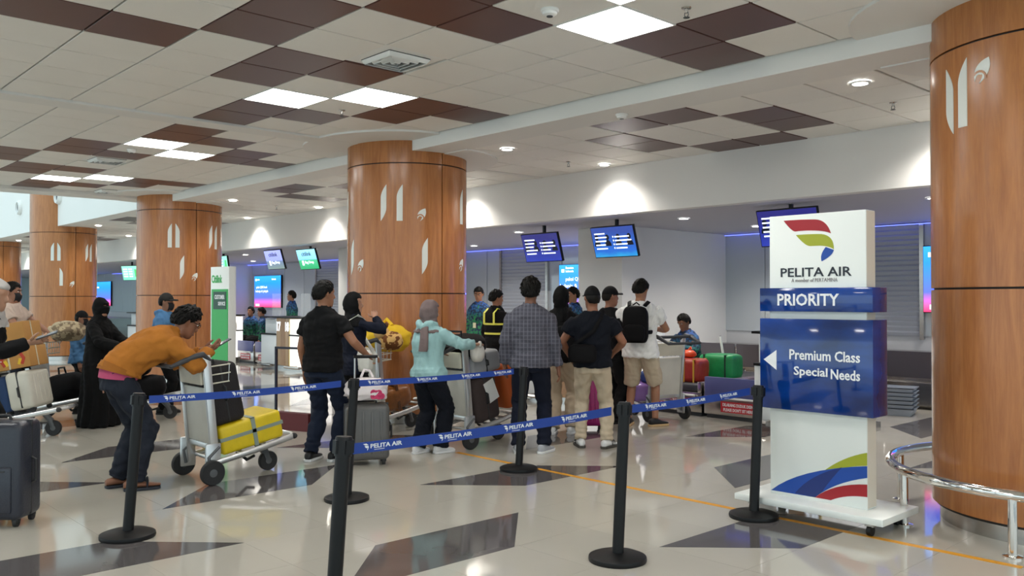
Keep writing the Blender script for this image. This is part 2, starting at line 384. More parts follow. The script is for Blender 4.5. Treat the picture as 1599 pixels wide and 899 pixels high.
# ------------------------------------------------------------------ wood-clad columns
R = .76; CY = 6.6
def on_col(u, z, r): return (r*math.sin(u), -r*math.cos(u), z)
def col_patch(mb, poly, r, th=.006):
    """outline (angle rad, z) wrapped on the cylinder; subdivided by vertical strips through its polygon"""
    n = len(poly); vs = [on_col(u, z, r) for u, z in poly]+[on_col(u, z, r-th*2) for u, z in poly]
    mb.add(vs, [tuple(range(n)), tuple(range(2*n-1, n-1, -1))]+[(i, n+i, n+(i+1) % n, (i+1) % n) for i in range(n)])
def feather(kind, u, z):
    h = .22; w = .036
    if kind == 'R':  # rounded top-left and bottom-right
        p = smooth_poly([(-w, -h), (w, -h+.09, 'c'), (w, -h+.16), (w, h), (-w, h-.09, 'c'), (-w, h-.16)])
    elif kind == 'F':  # flat bottom
        p = smooth_poly([(-w, -h), (w, -h), (w, h), (-w, h-.09, 'c'), (-w, h-.16)])
    elif kind == 'M':
        p = smooth_poly([(w, -h), (w, h-.16), (w, h-.09, 'c'), (-w, h), (-w, -h+.16), (-w, -h+.09, 'c')])
    elif kind == 'G':
        p = smooth_poly([(w, -h), (-w, -h), (-w, h), (w, h-.09, 'c'), (w, h-.16)])
    else:            # leaf drop
        p = smooth_poly([(-.05, -.05), (-.07, .06, 'c'), (.045, .085), (.075, -.01, 'c'), (-.02, -.07), (.02, -.01, 'c'), (-.01, -.015), (-.04, .0, 'c')])
    return [(u+a/R, z+b) for a, b in p]
def column(xc, vis_deg, seams, emblems, label, top=3.5, led=True):
    t = thing('column', label, 'column', (xc, CY, 0))
    MB().lathe([(R-.02, .1), (R-.02, top)], 48).build('core', M_seam, t, smooth=True)
    MB().lathe([(R-.05, 0), (R-.05, .13)], 48).build('base_ring', M_steel, t, smooth=True)
    base = math.radians(vis_deg)
    sa = [base+math.radians(a) for a in seams]
    rows = [(.12, 1.563), (1.577, 3.132), (3.146, top)]
    for k in range(len(sa)):
        a0 = sa[k]+.009; a1 = (sa[k+1] if k+1 < len(sa) else sa[0]+2*PI)-.009; n = max(6, int((a1-a0)/.09))
        for z0, z1 in rows:
            if z1-z0 < .05: continue
            mb = MB(); ring = [a0+(a1-a0)*i/n for i in range(n+1)]
            o = [on_col(a, z0, R) for a in ring]; o2 = [on_col(a, z1, R) for a in ring]; i_ = [on_col(a, z0, R-.018) for a in ring]; i2 = [on_col(a, z1, R-.018) for a in ring]
            N = n+1; vs = o+o2+i_+i2; fs = []
            for i in range(n): fs += [(i, i+1, N+i+1, N+i), (2*N+i+1, 2*N+i, 3*N+i, 3*N+i+1), (i+1, i, 2*N+i, 2*N+i+1), (N+i, N+i+1, 3*N+i+1, 3*N+i)]
            fs += [(0, N, 3*N, 2*N), (n, 2*N+n, 3*N+n, N+n)]
            mb.add(vs, fs).build('veneer_panel', M_wood, t, smooth=True, angle=40)
    for kind, deg, z in emblems:
        mb = MB(); col_patch(mb, feather(kind, base+math.radians(deg), z), R+.004); mb.build('emblem', M_emblem, t)
        if kind == 'L':
            u0 = base+math.radians(deg); arc = [(u0+(-.018+.05*math.cos(a))/R, z-.035+.05*math.sin(a)) for a in np.linspace(-.2, 2.6, 9)]+[(u0+(-.018+.036*math.cos(a))/R, z-.035+.036*math.sin(a)) for a in np.linspace(2.6, -.2, 9)]
            mb = MB(); col_patch(mb, arc, R+.0055); mb.build('emblem_swirl', M_wood, t)
    if led:
        mb = MB(); a = base+math.radians(97); mb.box(-.004, .004, -.004, .004, .3, 2.3, Matrix.Translation(on_col(a, 0, R+.004))); mb.build('blue_strip', M_blue, t)
    return t
# view angle of each column (direction to the camera, measured from -Y)
def vdeg(xc): return math.degrees(math.atan2(-xc, CY))
column(-1.755, vdeg(-1.755), (-140, 75, 180), [('M', -51, 2.80), ('F', -42, 2.83), ('L', -31, 2.93), ('R', 30, 2.6), ('L', 60, 2.1)], 'nearest orange wood-veneer column at the right edge with a steel rail', led=False)
column(-9.075, vdeg(-9.075), (-70, 33.5, 123, 213), [('R', -78, 2.63), ('R', -22, 2.66), ('F', -7, 2.66), ('L', 13, 2.51), ('F', 62, 2.66), ('R', -62, 2.02), ('L', -48, 1.9), ('R', 16, 2.02), ('L', 62, 1.92)], 'thick orange wood-veneer column in the middle behind the queue')
column(-16.395, vdeg(-16.395), (-90, 22, 112, 200), [('F', -13, 2.66), ('G', -3, 2.66), ('R', 45, 2.66), ('F', 56, 2.66), ('R', 3, 2.08), ('L', 20, 1.9), ('L', 70, 2.0)], 'wood-veneer column behind the green customer service sign')
column(-23.715, vdeg(-23.715), (-100, 20, 120, 200), [('F', -19, 2.66), ('G', -8, 2.66), ('R', 42, 2.66), ('F', 52, 2.66), ('G', -4, 2.05), ('L', 14, 1.86)], 'far left wood-veneer column standing partly in the bright atrium', top=7.0)
column(-31.035, vdeg(-31.035), (-100, 20, 120, 200), [], 'farthest wood-veneer column cut by the left picture edge', top=7.0)
for xc in (-1.755, -9.075, -16.395):      # round plaster collars on the ceilings
    a = np.linspace(PI, 2*PI, 24)
    struct(MB().prism([(xc+1.18*math.cos(q), 6.25+.95*math.sin(q)) for q in a], 3.408, 3.44).build('trim_20', M_gyp))
    a = np.linspace(0, PI, 24)
    struct(MB().prism([(xc+1.18*math.cos(q), 6.6+1.15*math.sin(q)) for q in a], 3.274, 3.3).build('trim_21', M_gyp))
# crash rail round the right column
t = thing('crash_rail', 'polished steel tube rail circling the foot of the right wood column', 'rail', (-1.755, CY, 0))
mb = MB(); ring = []
for i in range(49):
    a = 2*PI*i/48; ring.append([( (1.03+.034*math.cos(b))*math.cos(a), (1.03+.034*math.cos(b))*math.sin(a), .36+.034*math.sin(b)) for b in np.linspace(0, 2*PI, 12, False)])
mb.loft(ring, False).build('tube', M_chrome, t, smooth=True, angle=60)
for k in range(8):
    a = math.radians(-133+45*k); c, s = math.cos(a)*1.03, math.sin(a)*1.03
    MB().cyl((c, s, 0), (c, s, .34), .026, 14).build('post', M_chrome, t, smooth=True)
    MB().lathe([(.055, 0), (.055, .01), (.03, .016)], 16, Matrix.Translation((c, s, 0))).build('foot_plate', M_chrome, t, smooth=True)
# air jet nozzles on the atrium bulkhead
for k, (xx, zz) in enumerate(((-22.9, 4.0), (-21.0, 4.05), (-26.5, 4.0), (-19.3, 4.05))):
    t = thing('air_nozzle', ['round white air nozzle nearest the far left column', 'round white air nozzle second along the pale bulkhead', 'round white air nozzle left of the far column', 'round white air nozzle nearest the ceiling edge'][k], 'air nozzle', (xx, 6.27, zz), group='air nozzles on the bulkhead')
    M = Matrix.Rotation(PI/2, 4, 'X')
    MB().lathe([(.2, 0), (.2, .03), (.17, .09), (.15, .09), (.12, .03), (.12, 0)], 24, M, False).build('rim', M_whitepl, t, smooth=True)
    MB().lathe([(.13, .01), (.1, .05), (.05, .06), (.01, .06)], 20, M).build('throat', M_dark, t, smooth=True)
# ------------------------------------------------------------------ priority sign
M_signwhite = mat('sign_white', srgb(232, 236, 232), .35)
M_signside = mat('sign_side', srgb(222, 214, 200), .45)
M_blueacr = mat('blue_acrylic', srgb(10, 52, 124), .08, var=.5, vscale=2.2, stretch=(1, 1, 2.5), coat=.5)
M_red = mat('logo_red', srgb(160, 28, 38), .4); M_lime = mat('logo_lime', srgb(160, 168, 40), .4); M_lblue = mat('logo_blue', srgb(24, 72, 160), .4); M_navy = mat('logo_navy', srgb(18, 42, 110), .4)
M_ltr = mat('letter_white', srgb(236, 238, 240), .4); M_ltrdark = mat('letter_dark', srgb(28, 32, 44), .4); M_ltrgrey = mat('letter_grey', srgb(150, 145, 145), .4)
SGN = thing('priority_sign', 'tall white and blue priority sign on a wheeled white platform', 'sign', (-2.91, 5.53, 0))
MB().box(-.35, .35, 0, .13, .13, 2.085).build('panel', M_signwhite, SGN, bevel=.004)
MB().box(.3505, .352, .004, .126, .14, 2.08).build('side_strip', M_signside, SGN)
MB().box(-.405, .41, -.04, .17, 1.415, 1.578).build('blue_header', M_blueacr, SGN, bevel=.003)
MB().box(-.405, .41, -.04, .17, .735, 1.365).build('blue_board', M_blueacr, SGN, bevel=.003)
pf = MB().box(-.53, .53, -.18, .36, .085, .13).build('platform', M_signwhite, SGN, bevel=.006)
for a in (-.42, .42):
    for b in (-.11, .28):
        w = MB(); w.cyl((a-.014, b, .035), (a+.014, b, .035), .035, 16); w.build('caster', M_black, SGN, smooth=True)
        MB().box(a-.03, a+.03, b-.02, b+.02, .06, .088).build('caster_fork', M_steel, SGN)
def flat(mb, pts, y=-.0015, th=.0012):
    n = len(pts); mb.add([(u, y, z) for u, z in pts]+[(u, y+th, z) for u, z in pts], [tuple(range(n)), tuple(range(2*n-1, n-1, -1))]+[(i, (i+1) % n, n+(i+1) % n, n+i) for i in range(n)])
def lg(pts):   # traced outline of the emblem on the white top
    o = []
    for p in pts:
        cx, cy = p[0], p[1]; top = 97-70*(cx-55)/850
        o.append(((cx-55)/850*.7-.35, 2.085-.507*(cy-top)/(720-top))+tuple(p[2:]))
    return o
for m, pts in ((M_red, [(190, 130), (350, 116, 'c'), (480, 116), (580, 120, 'c'), (614, 240), (560, 214, 'c'), (440, 214), (370, 214, 'c'), (300, 224), (265, 226, 'c')]),
               (M_lime, [(303, 255), (420, 244, 'c'), (530, 245), (640, 256, 'c'), (638, 380), (600, 352, 'c'), (520, 348), (470, 350, 'c'), (430, 352), (385, 350, 'c')]),
               (M_lblue, [(568, 360), (638, 386), (625, 440, 'c'), (532, 487), (512, 430, 'c')])):
    mb = MB(); flat(mb, smooth_poly(lg(pts))); mb.build('emblem', m, SGN)
def bt(pts):
    o = []
    for p in pts:
        f = (p[0]-103)/247; bot = 760+43*f; s = .00277-.00023*f
        o.append((-.35+.7*f, .15+(bot-p[1])*s)+tuple(p[2:]))
    return o
for m, pts, y in ((M_lime, [(240, 715), (290, 675, 'c'), (350, 664), (350, 697), (290, 700, 'c')], -.0012), (M_lblue, [(105, 760), (180, 705, 'c'), (350, 698), (350, 728), (270, 740, 'c'), (222, 779)], -.0016), (M_navy, [(170, 768), (210, 720, 'c'), (290, 702), (260, 735, 'c'), (240, 765), (222, 779)], -.0019), (M_red, [(222, 779), (270, 742, 'c'), (350, 745), (350, 777), (300, 770, 'c'), (262, 786)], -.0022)):
    mb = MB(); flat(mb, smooth_poly(bt(pts)), y); mb.build('wave_stripe', m, SGN)
def sign_text(key, m, x, z, w, h=None, y=-.0005, al='L', par=None):
    mb = MB(); text_into(mb, key, w, h, (x, y, z), (1, 0, 0), (0, 0, 1), al); return mb.build('lettering', m, par or SGN)
sign_text('PELITA AIR', M_ltrdark, -.262, 1.655, .515, .062); sign_text('A member of PERTAMINA', M_ltrgrey, -.18, 1.618, .335, .026)
sign_text('PRIORITY', M_ltr, -.265, 1.455, .45, .083, -.0405); sign_text('Premium', M_ltr, .125, 1.085, .3, .07, -.0405, 'R'); sign_text('Class', M_ltr, .325, 1.085, .172, .07, -.0405, 'R'); sign_text('Special', M_ltr, .102, .962, .245, .078, -.0405, 'R'); sign_text('Needs', M_ltr, .325, .967, .2, .068, -.0405, 'R')
mb = MB(); flat(mb, [(-.375, 1.075), (-.275, 1.005), (-.275, 1.145)], -.0415); mb.build('arrow', M_ltr, SGN)
# ------------------------------------------------------------------ queue posts and belts
M_post = mat('post_black', (.006, .006, .0065), .45, spec=.3, bump=.01, bscale=300)
M_belt = mat('belt_blue', srgb(22, 62, 150), .55, bump=.05, bscale=400)
def post_proto():
    t = thing('queue_post', '', 'queue post', group='black queue posts')
    MB().lathe([(.165, 0), (.168, .012), (.165, .026), (.14, .036), (.05, .044), (.036, .046)], 32).build('base', M_post, t, smooth=True, angle=50)
    MB().lathe([(.033, .03), (.033, .86)], 20).build('pole', M_post, t, smooth=True)
    c = MB().lathe([(.038, .82), (.038, .895), (.034, .905), (.002, .906)], 20); c.build('belt_head', M_black, t, smooth=True)
    for q in range(4): MB().box(-.014, .014, -.047, -.034, .832, .89, Matrix.Rotation(q*PI/2, 4, 'Z')).build('belt_slot', M_black, t)
    return t
PO = post_proto()
POSTS = [((-5.67, 1.96), -4.2, 'black queue post with tilted pole beside the bent man in mustard jacket'), ((-5.6, 3.52), 0, 'black queue post behind the nearest post, by the grey suitcase'),
         ((-3.27, 1.975), -4.2, 'nearest black queue post cut off at the bottom of the picture'), ((-5.55, 5.24), 0, 'black queue post standing in front of the man in plaid shirt'),
         ((-3.25, 3.85), 0, 'black queue post with whole round base showing at bottom right of centre'), ((-3.25, 5.295), 0, 'black queue post beside the priority sign')]
for k, ((x, y), tilt, lab) in enumerate(POSTS):
    o = PO if k == 0 else copy_tree(PO); o.location = (x, y, 0); o['label'] = lab
    if tilt:
        for ch in o.children:
            if ch.name.startswith(('pole', 'belt_')): ch.rotation_euler = (math.radians(tilt), 0, 0)
def belt(x, ya, yb, za, zb, marks, lab, xb=None, sag=.012):
    xb = x if xb is None else xb; L = yb-ya; N = 16
    t = thing('queue_belt', lab, 'belt', (x, ya, 0), group='blue queue belts')
    zc = lambda s: za+(zb-za)*s/L-sag*4*(s/L)*(1-s/L)
    mb = MB(); hw = .024
    xo = lambda s: (xb-x)*s/L
    rings = []
    for k in range(N+1):
        s = L*k/N; z = zc(s); rings.append([(xo(s)-.001, s, z-hw), (xo(s)+.001, s, z-hw), (xo(s)+.001, s, z+hw), (xo(s)-.001, s, z+hw)])
    mb.loft(rings).build('webbing', M_belt, t)
    sl = (zb-za)/L
    for y in marks:
        s0 = y-ya; mb = MB(); bend = lambda u: np.array([zc(s0+float(q))-zc(s0) for q in np.atleast_1d(u)])
        text_into(mb, 'PELITA AIR', .17, .019, (xo(s0)+.0012, s0, zc(s0)-.006), (0, 1, 0), (0, 0, 1), bend=bend)
        z = zc(s0-.035)
        for pts in ([(0, .016), (.018, .017), (.03, .008), (.012, .009)], [(.008, .006), (.02, .007), (.03, .004), (.03, -.004), (.015, -.003)], [(.022, -.006), (.03, -.005), (.022, -.016)]):
            n = len(pts); mb.add([(xo(s0)+.0026, s0-.04+a, z+b) for a, b in pts], [tuple(range(n))])
        mb.box(xo(s0)+.001, xo(s0)+.0024, s0+.02, s0+.075, z-.0155, z-.0135)
        mb.build('printed_logo', M_ltr, t)
    return t
belt(-5.62, 2.07, 3.48, .862, .868, (2.2, 2.66, 3.1), 'blue belt with white lettering from the left tilted post rightwards')
belt(-5.57, 3.57, 5.2, .868, .866, (3.72, 4.18, 4.64, 5.0), 'blue belt with white lettering passing in front of the teal hoodie woman')
belt(-3.26, 2.08, 3.81, .845, .858, (2.17, 2.59, 3.01, 3.43), 'nearest blue belt with large white lettering, across the foreground')
belt(-3.25, 3.89, 5.25, .86, .868, (4.14, 4.55, 4.92), 'blue belt with white lettering ending at the post beside the sign')
# ------------------------------------------------------------------ monitors
def screen_mat(name, stops, e=1., var=0., axis=2):
    if name in MATS: return MATS[name]
    m = bpy.data.materials.new(name); m.use_nodes = True; MATS[name] = m; nt = m.node_tree; b = nt.nodes['Principled BSDF']; L = nt.links
    tc = nt.nodes.new('ShaderNodeTexCoord'); sp = nt.nodes.new('ShaderNodeSeparateXYZ'); L.new(tc.outputs['Generated'], sp.inputs[0])
    r = nt.nodes.new('ShaderNodeValToRGB'); src = sp.outputs[axis]
    if var:
        n = nt.nodes.new('ShaderNodeTexNoise'); n.inputs['Scale'].default_value = 4; L.new(tc.outputs['Generated'], n.inputs['Vector'])
        a = nt.nodes.new('ShaderNodeMath'); a.operation = 'MULTIPLY_ADD'; a.inputs[1].default_value = var; a.use_clamp = True
        L.new(n.outputs['Fac'], a.inputs[0]); L.new(src, a.inputs[2]); src = a.outputs[0]
    L.new(src, r.inputs[0]); el = r.color_ramp.elements
    while len(el) < len(stops): el.new(.5)
    for q, (p, c) in zip(el, stops): q.position = p; q.color = (*c, 1)
    L.new(r.outputs[0], b.inputs['Emission Color']); b.inputs['Emission Strength'].default_value = e
    b.inputs['Base Color'].default_value = (.01, .01, .015, 1); b.inputs['Roughness'].default_value = .15
    return m
S_blue = screen_mat('screen_blue', [(0, (.02, .35, .55)), (.35, (.01, .10, .45)), (1, (.02, .05, .25))], .9, .3)
S_blue2 = screen_mat('screen_deep_blue', [(0, (.02, .05, .5)), (1, (.03, .03, .22))], .55, .3)
S_cit = screen_mat('screen_lilac', [(0, (.15, .22, .2)), (.42, (.12, .18, .3)), (.45, (.25, .3, .8)), (1, (.3, .35, .85))], 1.)
S_bag = screen_mat('screen_green', [(0, (.02, .3, .12)), (.46, (.05, .42, .2)), (.5, (.2, .5, .95)), (1, (.3, .75, .95))], 1.)
S_tab = screen_mat('screen_mint', [(0, (.15, .6, .4)), (1, (.25, .7, .5))], 1.)
S_ad = screen_mat('screen_ad', [(0, (.75, .03, .12)), (.12, (.7, .1, .35)), (.3, (.08, .12, .85)), (.75, (.01, .22, .9)), (1, (.02, .3, .95))], 1.15)
M_glow = mat('screen_white', (.8, .9, 1), .4, emit=.9); M_glowg = mat('screen_dkgreen', (.05, .4, .12), .4, emit=.9)
M_sil = mat('screen_silhouette', (.004, .01, .04), .4)  # dark figure silhouettes in the screen picture
def monitor(x, y, z, sm, label, kind, w=.8, h=.46, tilt=17, drop=None, rz=0):
    t = thing('hanging_monitor', label, 'monitor', (x, y, z), rz, 'monitors hanging over the counters')
    M = Matrix.Rotation(math.radians(tilt), 4, 'X')
    def part(mb, n, m, **k):
        mb.v = [tuple(M @ Vector(p)) for p in mb.v]; return mb.build(n, m, t, **k)
    part(MB().box(-w/2, w/2, 0, .045, -h/2, h/2), 'housing', M_black, bevel=.006)
    part(MB().box(-w/2+.012, w/2-.012, -.002, .002, -h/2+.014, h/2-.012), 'screen', sm)
    mb = MB(); rnd = random.Random(int(abs(x)*100))
    if kind == 'list':
        for k in range(5):
            zz = h*.26-k*h*.12; mb.box(-w*.42, -w*(.42-.2-.12*rnd.random()), -.004, -.002, zz, zz+h*.04)
            if k: mb.box(w*.04, w*(.25+.17*rnd.random()), -.004, -.002, zz, zz+h*.04); mb.box(-.005, .012, -.004, -.002, zz, zz+h*.05)
        part(mb, 'screen_text', M_glow)
        for k in range(4):
            sb = MB(); cx = -w*.38+w*.25*k; sb.add([(cx+.06*math.cos(a), -.0035, -h*.12+.09*math.sin(a)+.0) for a in np.linspace(0, PI, 9)], [tuple(range(9))]); sb.add([(cx+.035*math.cos(a), -.0036, h*.16+.042*math.sin(a)) for a in np.linspace(0, 2*PI, 12, False)], [tuple(range(12))]); part(sb, 'screen_figure', M_sil)
    elif kind == 'drop':
        text_into(mb, 'citilink', w*.5, h*.2, (-w*.25, -.002, h*.17)); part(mb, 'screen_title', M_dark)
        mb = MB(); text_into(mb, 'Bag Drop', w*.45, h*.17, (-w*.16, -.002, -h*.24)); mb.box(-w*.32, -w*.22, -.004, -.002, -h*.28, -h*.05); part(mb, 'screen_text', M_glow)
    else:
        for k in range(4):
            for q in (0, 1): mb.box(-w*.4+q*w*.34, -w*.14+q*w*.3, -.004, -.002, h*.22-k*h*.16, h*.3-k*h*.16)
        part(mb, 'screen_text', M_glow); part(MB().box(w*.3, w*.42, -.004, -.002, -h*.25, h*.25), 'screen_bar', M_glowg)
    top = (2.645-z) if drop is None else drop
    MB().box(-.02, .02, .05, .09, -.05, top).build('ceiling_pole', M_black, t)
    MB().box(-.09, .09, .03, .1, -.09, .09).build('bracket', M_black, t, bevel=.005)
    MB().tube([(.1, .08, .05), (.2, .1, -.05), (.22, .1, .08), (.06, .09, .2)], .006, 6).build('cable', M_black, t)
    return t
monitor(-9.55, 9.5, 2.3, S_blue2, 'hanging monitor with dark blue list, right of the middle wood column', 'list')
monitor(-8.08, 9.5, 2.32, S_blue, 'hanging monitor with bright blue list in front of the white pier', 'list')
monitor(-5.35, 9.5, 2.36, S_blue2, 'hanging monitor half hidden behind the priority sign', 'list')
monitor(-18.2, 9.5, 2.4, S_cit, 'far hanging monitor with lilac and grey picture', 'drop'); monitor(-16.7, 9.5, 2.36, S_bag, 'far hanging monitor with light blue and green picture', 'drop')
monitor(-21.0, 9.5, 2.36, S_tab, 'far hanging monitor with mint green table', 'table', tilt=8); monitor(-27.4, 9.5, 2.3, S_tab, 'hanging monitor seen between the two left wood columns', 'table', w=.7, tilt=12, rz=20)
def wall_screen(x, z, w, h, label, lines, y=13.24):
    t = thing('wall_screen', label, 'screen', (x, y, z))
    MB().box(0, w, -.06, 0, 0, h).build('housing', M_black, t, bevel=.006)
    MB().box(.012, w-.012, -.063, -.06, .012, h-.012).build('screen', S_ad, t)
    mb = MB()
    for key, u, v, hh in lines: tb = MB(); text_into(tb, key, hh*len(key)*.5, hh, (u, -.063, v)); tb.build('screen_text', M_glow, t)
    mb.prism(smooth_poly([(.08, h-.17), (.16, h-.17), (.16, h-.1), (.08, h-.1)]), 0, .003, Matrix(((1, 0, 0, 0), (0, 0, 1, -.066), (0, 1, 0, 0), (0, 0, 0, 1))))
    mb.build('screen_logo', M_glow, t)
    MB().box(.1, .36, -.066, -.063, .05, .12).build('caption_box', M_glow, t)
    return t
wall_screen(-12.72, 1.2, 1.8, 1.03, 'bright blue advertising screen left of the white pier', [('Danantara', .2, .93, .05), ('Indonesia', .2, .86, .05), ('pakai QRIS bank', .2, .66, .1), ('belanja & jelajah', .04, .52, .1), ('lebih', .42, .38, .1)])
wall_screen(-5.25, 1.3, 1.8, .99, 'blue and red advertising screen cut off by the right wood column', [('Danantara', .2, .88, .05), ('Indonesia', .2, .81, .05), ('jangan', .25, .66, .09), ('angkut', .3, .4, .06)])
wall_screen(-26.6, 1.23, 1.8, 1.03, 'bright blue advertising screen far away beyond the woman with white bag', [('Danantara', .1, .88, .06), ('Indonesia', 1.2, .88, .06), ('pakai QRIS bank', .15, .6, .1), ('belanja & jelajah', .1, .47, .1)])
wall_screen(-42.6, 1.2, 2.2, 1.1, 'small blue screen glimpsed left of the black veiled woman', [('Danantara', .2, .8, .1)])
# ------------------------------------------------------------------ check-in counters
M_cwhite = mat('counter_white', srgb(232, 238, 240), .3); M_lit = mat('counter_backlit', (1, .99, .96), .4, emit=.45)
M_oak = wood_mat('counter_oak', srgb(168, 138, 108), srgb(200, 174, 142), 1.2, .4)
M_clear = mat('acrylic', (.9, .95, .97), .03, alpha=.16)
M_yel = mat('yellow_edge', srgb(230, 200, 40), .4)
def counter(xc, nums, label, y=8.95, hw=.98):
    t = thing('checkin_counter', label, 'counter', (xc, y, 0), group='check-in counters')
    b = MB().box(-.28, .28, 0, .9, .1, 1.1).build('divider', M_oak, t, bevel=.004)
    MB().box(-.1, .1, -.004, .0, .1, 1.095).build('divider_panel', wood_mat('counter_oak_dark', srgb(150, 116, 84), srgb(180, 146, 112), 1.2, .4), t)
    MB().box(-hw-.02, hw+.02, .04, .9, 0, .1).build('kick_plate', M_steel, t)
    for s in (-1, 1):
        a, c = sorted((s*.285, s*hw))
        MB().box(a, c, .0, .6, .1, .73).build('front_panel', M_lit if s > 0 else M_cwhite, t, bevel=.004)
        MB().box(a, c, .1 if s < 0 else 0, .6, .76, 1.08).build('upper_panel', M_lit if s > 0 else M_cwhite, t, bevel=.004)
        MB().box(a, c, -.02, .62, .73, .76).build('shelf', M_black, t)
        MB().box(min(s*.28, s*.295), max(s*.28, s*.295), -.006, .0, .1, 1.09).build('edge_strip', M_yel if s > 0 else M_cwhite, t)
        MB().tube([(s*.3, -.12, .09), (s*(hw-.08), -.12, .09)], .03, 8).build('bumper_bar', M_steel, t, smooth=True)
        MB().box(s*hw*.6-.03, s*hw*.6+.03, -.12, .02, .05, .12).build('bumper_bracket', M_steel, t)
        p = MB().box(s*hw*.64-.2, s*hw*.64+.2, .18, .186, 1.13, 1.62).build('acrylic_shield', M_clear, t)
    MB().box(-hw-.02, hw+.02, -.03, .65, 1.1, 1.13).build('worktop', M_black, t, bevel=.004)
    for k, n in enumerate(nums):
        mb = MB(); text_into(mb, n, .17, .2, (-.27 if k == 0 else .09, 0, .82)); mb.build('counter_number', M_glow, t)
    return t
counter(-16.75, ('17', '18'), 'far check-in counter with oak divider numbered 17 and 18'); counter(-12.65, ('21', '22'), 'check-in counter mostly hidden by the middle wood column')
counter(-8.55, ('21', '22'), 'check-in counter behind the man in navy shirt and cap'); counter(-4.95, ('26', '26'), 'backlit check-in counter behind the priority sign', hw=.53); counter(-20.85, ('17', '17'), 'white check-in counter behind the woman with white bag'); counter(-25, ('17', '17'), 'distant check-in counter right of the black veiled woman')
t = thing('counter_end_panel', 'slim white counter end panel with navy cap beside the trolley', 'panel', (-7.72, 9.98, 0))
MB().box(-.14, .14, 0, .05, 0, 1.15).build('board', M_cwhite, t, bevel=.004); MB().box(-.15, .15, -.01, .06, 1.15, 1.2).build('cap', mat('navy_cap', srgb(30, 40, 84), .5), t, bevel=.004)
# weighing conveyors
M_rubber = mat('belt_rubber', srgb(48, 48, 54), .6, bump=.1, bscale=200); M_cpanel = mat('conveyor_blue_panel', srgb(84, 88, 140), .35); M_csign = mat('red_notice', srgb(186, 40, 52), .45)
def conveyor(x, label, panel, w=1.0, y=9.32, L=2.3, notice=True):
    t = thing('weighing_conveyor', label, 'conveyor', (x, y, 0), group='weighing conveyors')
    MB().box(-w/2, w/2, 0, L, .05, .30).build('body', M_steel, t, bevel=.006)
    MB().box(-w/2+.02, w/2-.02, .03, L-.03, 0, .05).build('plinth', M_dark, t)
    MB().box(-w/2+.07, w/2-.07, .06, L, .30, .40).build('belt', M_rubber, t, bevel=.03, seg=3)
    for s in (-1, 1): MB().box(s*w/2-.06 if s > 0 else -w/2, w/2 if s > 0 else -w/2+.06, .0, L, .30, .44).build('side_guard', M_steel, t, bevel=.006)
    if panel: MB().box(-w/2+.02, w/2-.02, -.02, .03, .28, .52).build('front_panel', M_cpanel, t, bevel=.008)
    MB().tube([(-w*.1, -.05, .27), (w*.42, -.05, .27)], .014, 8).build('grab_bar', M_whitepl, t, smooth=True)
    if notice:
        nb = MB().box(-.25, .25, -.006, 0, .09, .225).build('notice_board', M_csign, t)
        mb = MB(); text_into(mb, 'DILARANG DUDUK DISINI', .44, .04, (-.22, -.006, .165)); text_into(mb, "PLEASE DON'T SIT HERE", .42, .04, (-.21, -.006, .105)); mb.build('notice_lettering', M_ltr, nb)
    return t
conveyor(-5.93, 'weighing conveyor with violet-blue front panel beside the priority sign', True)
conveyor(-6.9, 'weighing conveyor carrying the red and green bags', False, w=.86)
conveyor(-18.35, 'far steel weighing conveyor left of the white counter', True, w=.8, L=.55); conveyor(-19.25, 'farther steel weighing conveyor beside the white counter', True, w=.8, L=.55)
rear = struct(MB().box(-52, 6, 12.2, 13.2, 0, .74).build('trim_30', M_steel, bevel=.01)); 
x = -3.0
while x > -26:
    MB().box(x-1.18, x-.02, 12.17, 12.2, .42, .78).build('steel_panel', mat('dark_steel', srgb(120, 116, 122), .3, .9), rear, bevel=.004, seg=1); MB().box(x-1.18, x-.02, 12.1, 12.2, .05, .36).build('steel_panel', M_steel, rear, bevel=.004, seg=1); x -= 1.2
# trays and roll by the rear conveyor
M_tray = mat('tray_grey', srgb(150, 158, 170), .45)
def tray_mesh():
    mb = MB(); o = []
    for s, z in ((.86, 0), (1, .1), (1.04, .1), (1.04, .09)): o.append([(sx*.29*s, sy*.2*s, z) for sx, sy in ((-1, -1), (1, -1), (1, 1), (-1, 1))])
    i = [[(sx*.29*s, sy*.2*s, z) for sx, sy in ((-1, -1), (1, -1), (1, 1), (-1, 1))] for s, z in ((.83, .012), (.97, .1))]
    mb.loft([o[3], o[2], o[1]][::1]+[], False); mb.loft([i[0], i[1], o[2], o[3], [tuple(p) for p in [(a*1.0, b*1.0, .088) for a, b, c in o[1]]], o[0]], True)
    return mb.mesh('tray')
tm = tray_mesh(); tm.materials.append(M_tray)
for k in range(6):
    o = link('luggage_tray', tm, None, (-4.93, 11.36, .002+.052*k), (0, 0, math.radians(14)))
    tag(o, ['bottom grey plastic tray of the stack behind the sign', 'second grey tray from the floor in the stack', 'third grey tray from the floor in the stack', 'fourth grey tray from the floor in the stack', 'fifth grey tray from the floor in the stack', 'top grey plastic tray of the stack behind the sign'][k], 'tray', 'stacked luggage trays')
t = thing('foam_roll', 'beige foam roll lying on the floor beside the grey trays', 'roll', (-4.0, 11.9, .095))
MB().cyl((-.42, 0, 0), (.5, 0, 0), .093, 24).build('roll', mat('beige_foam', srgb(196, 176, 162), .8, var=.05), t, bevel=.01); MB().cyl((-.425, 0, 0), (-.42, 0, 0), .03, 12).build('core', M_dark, t)
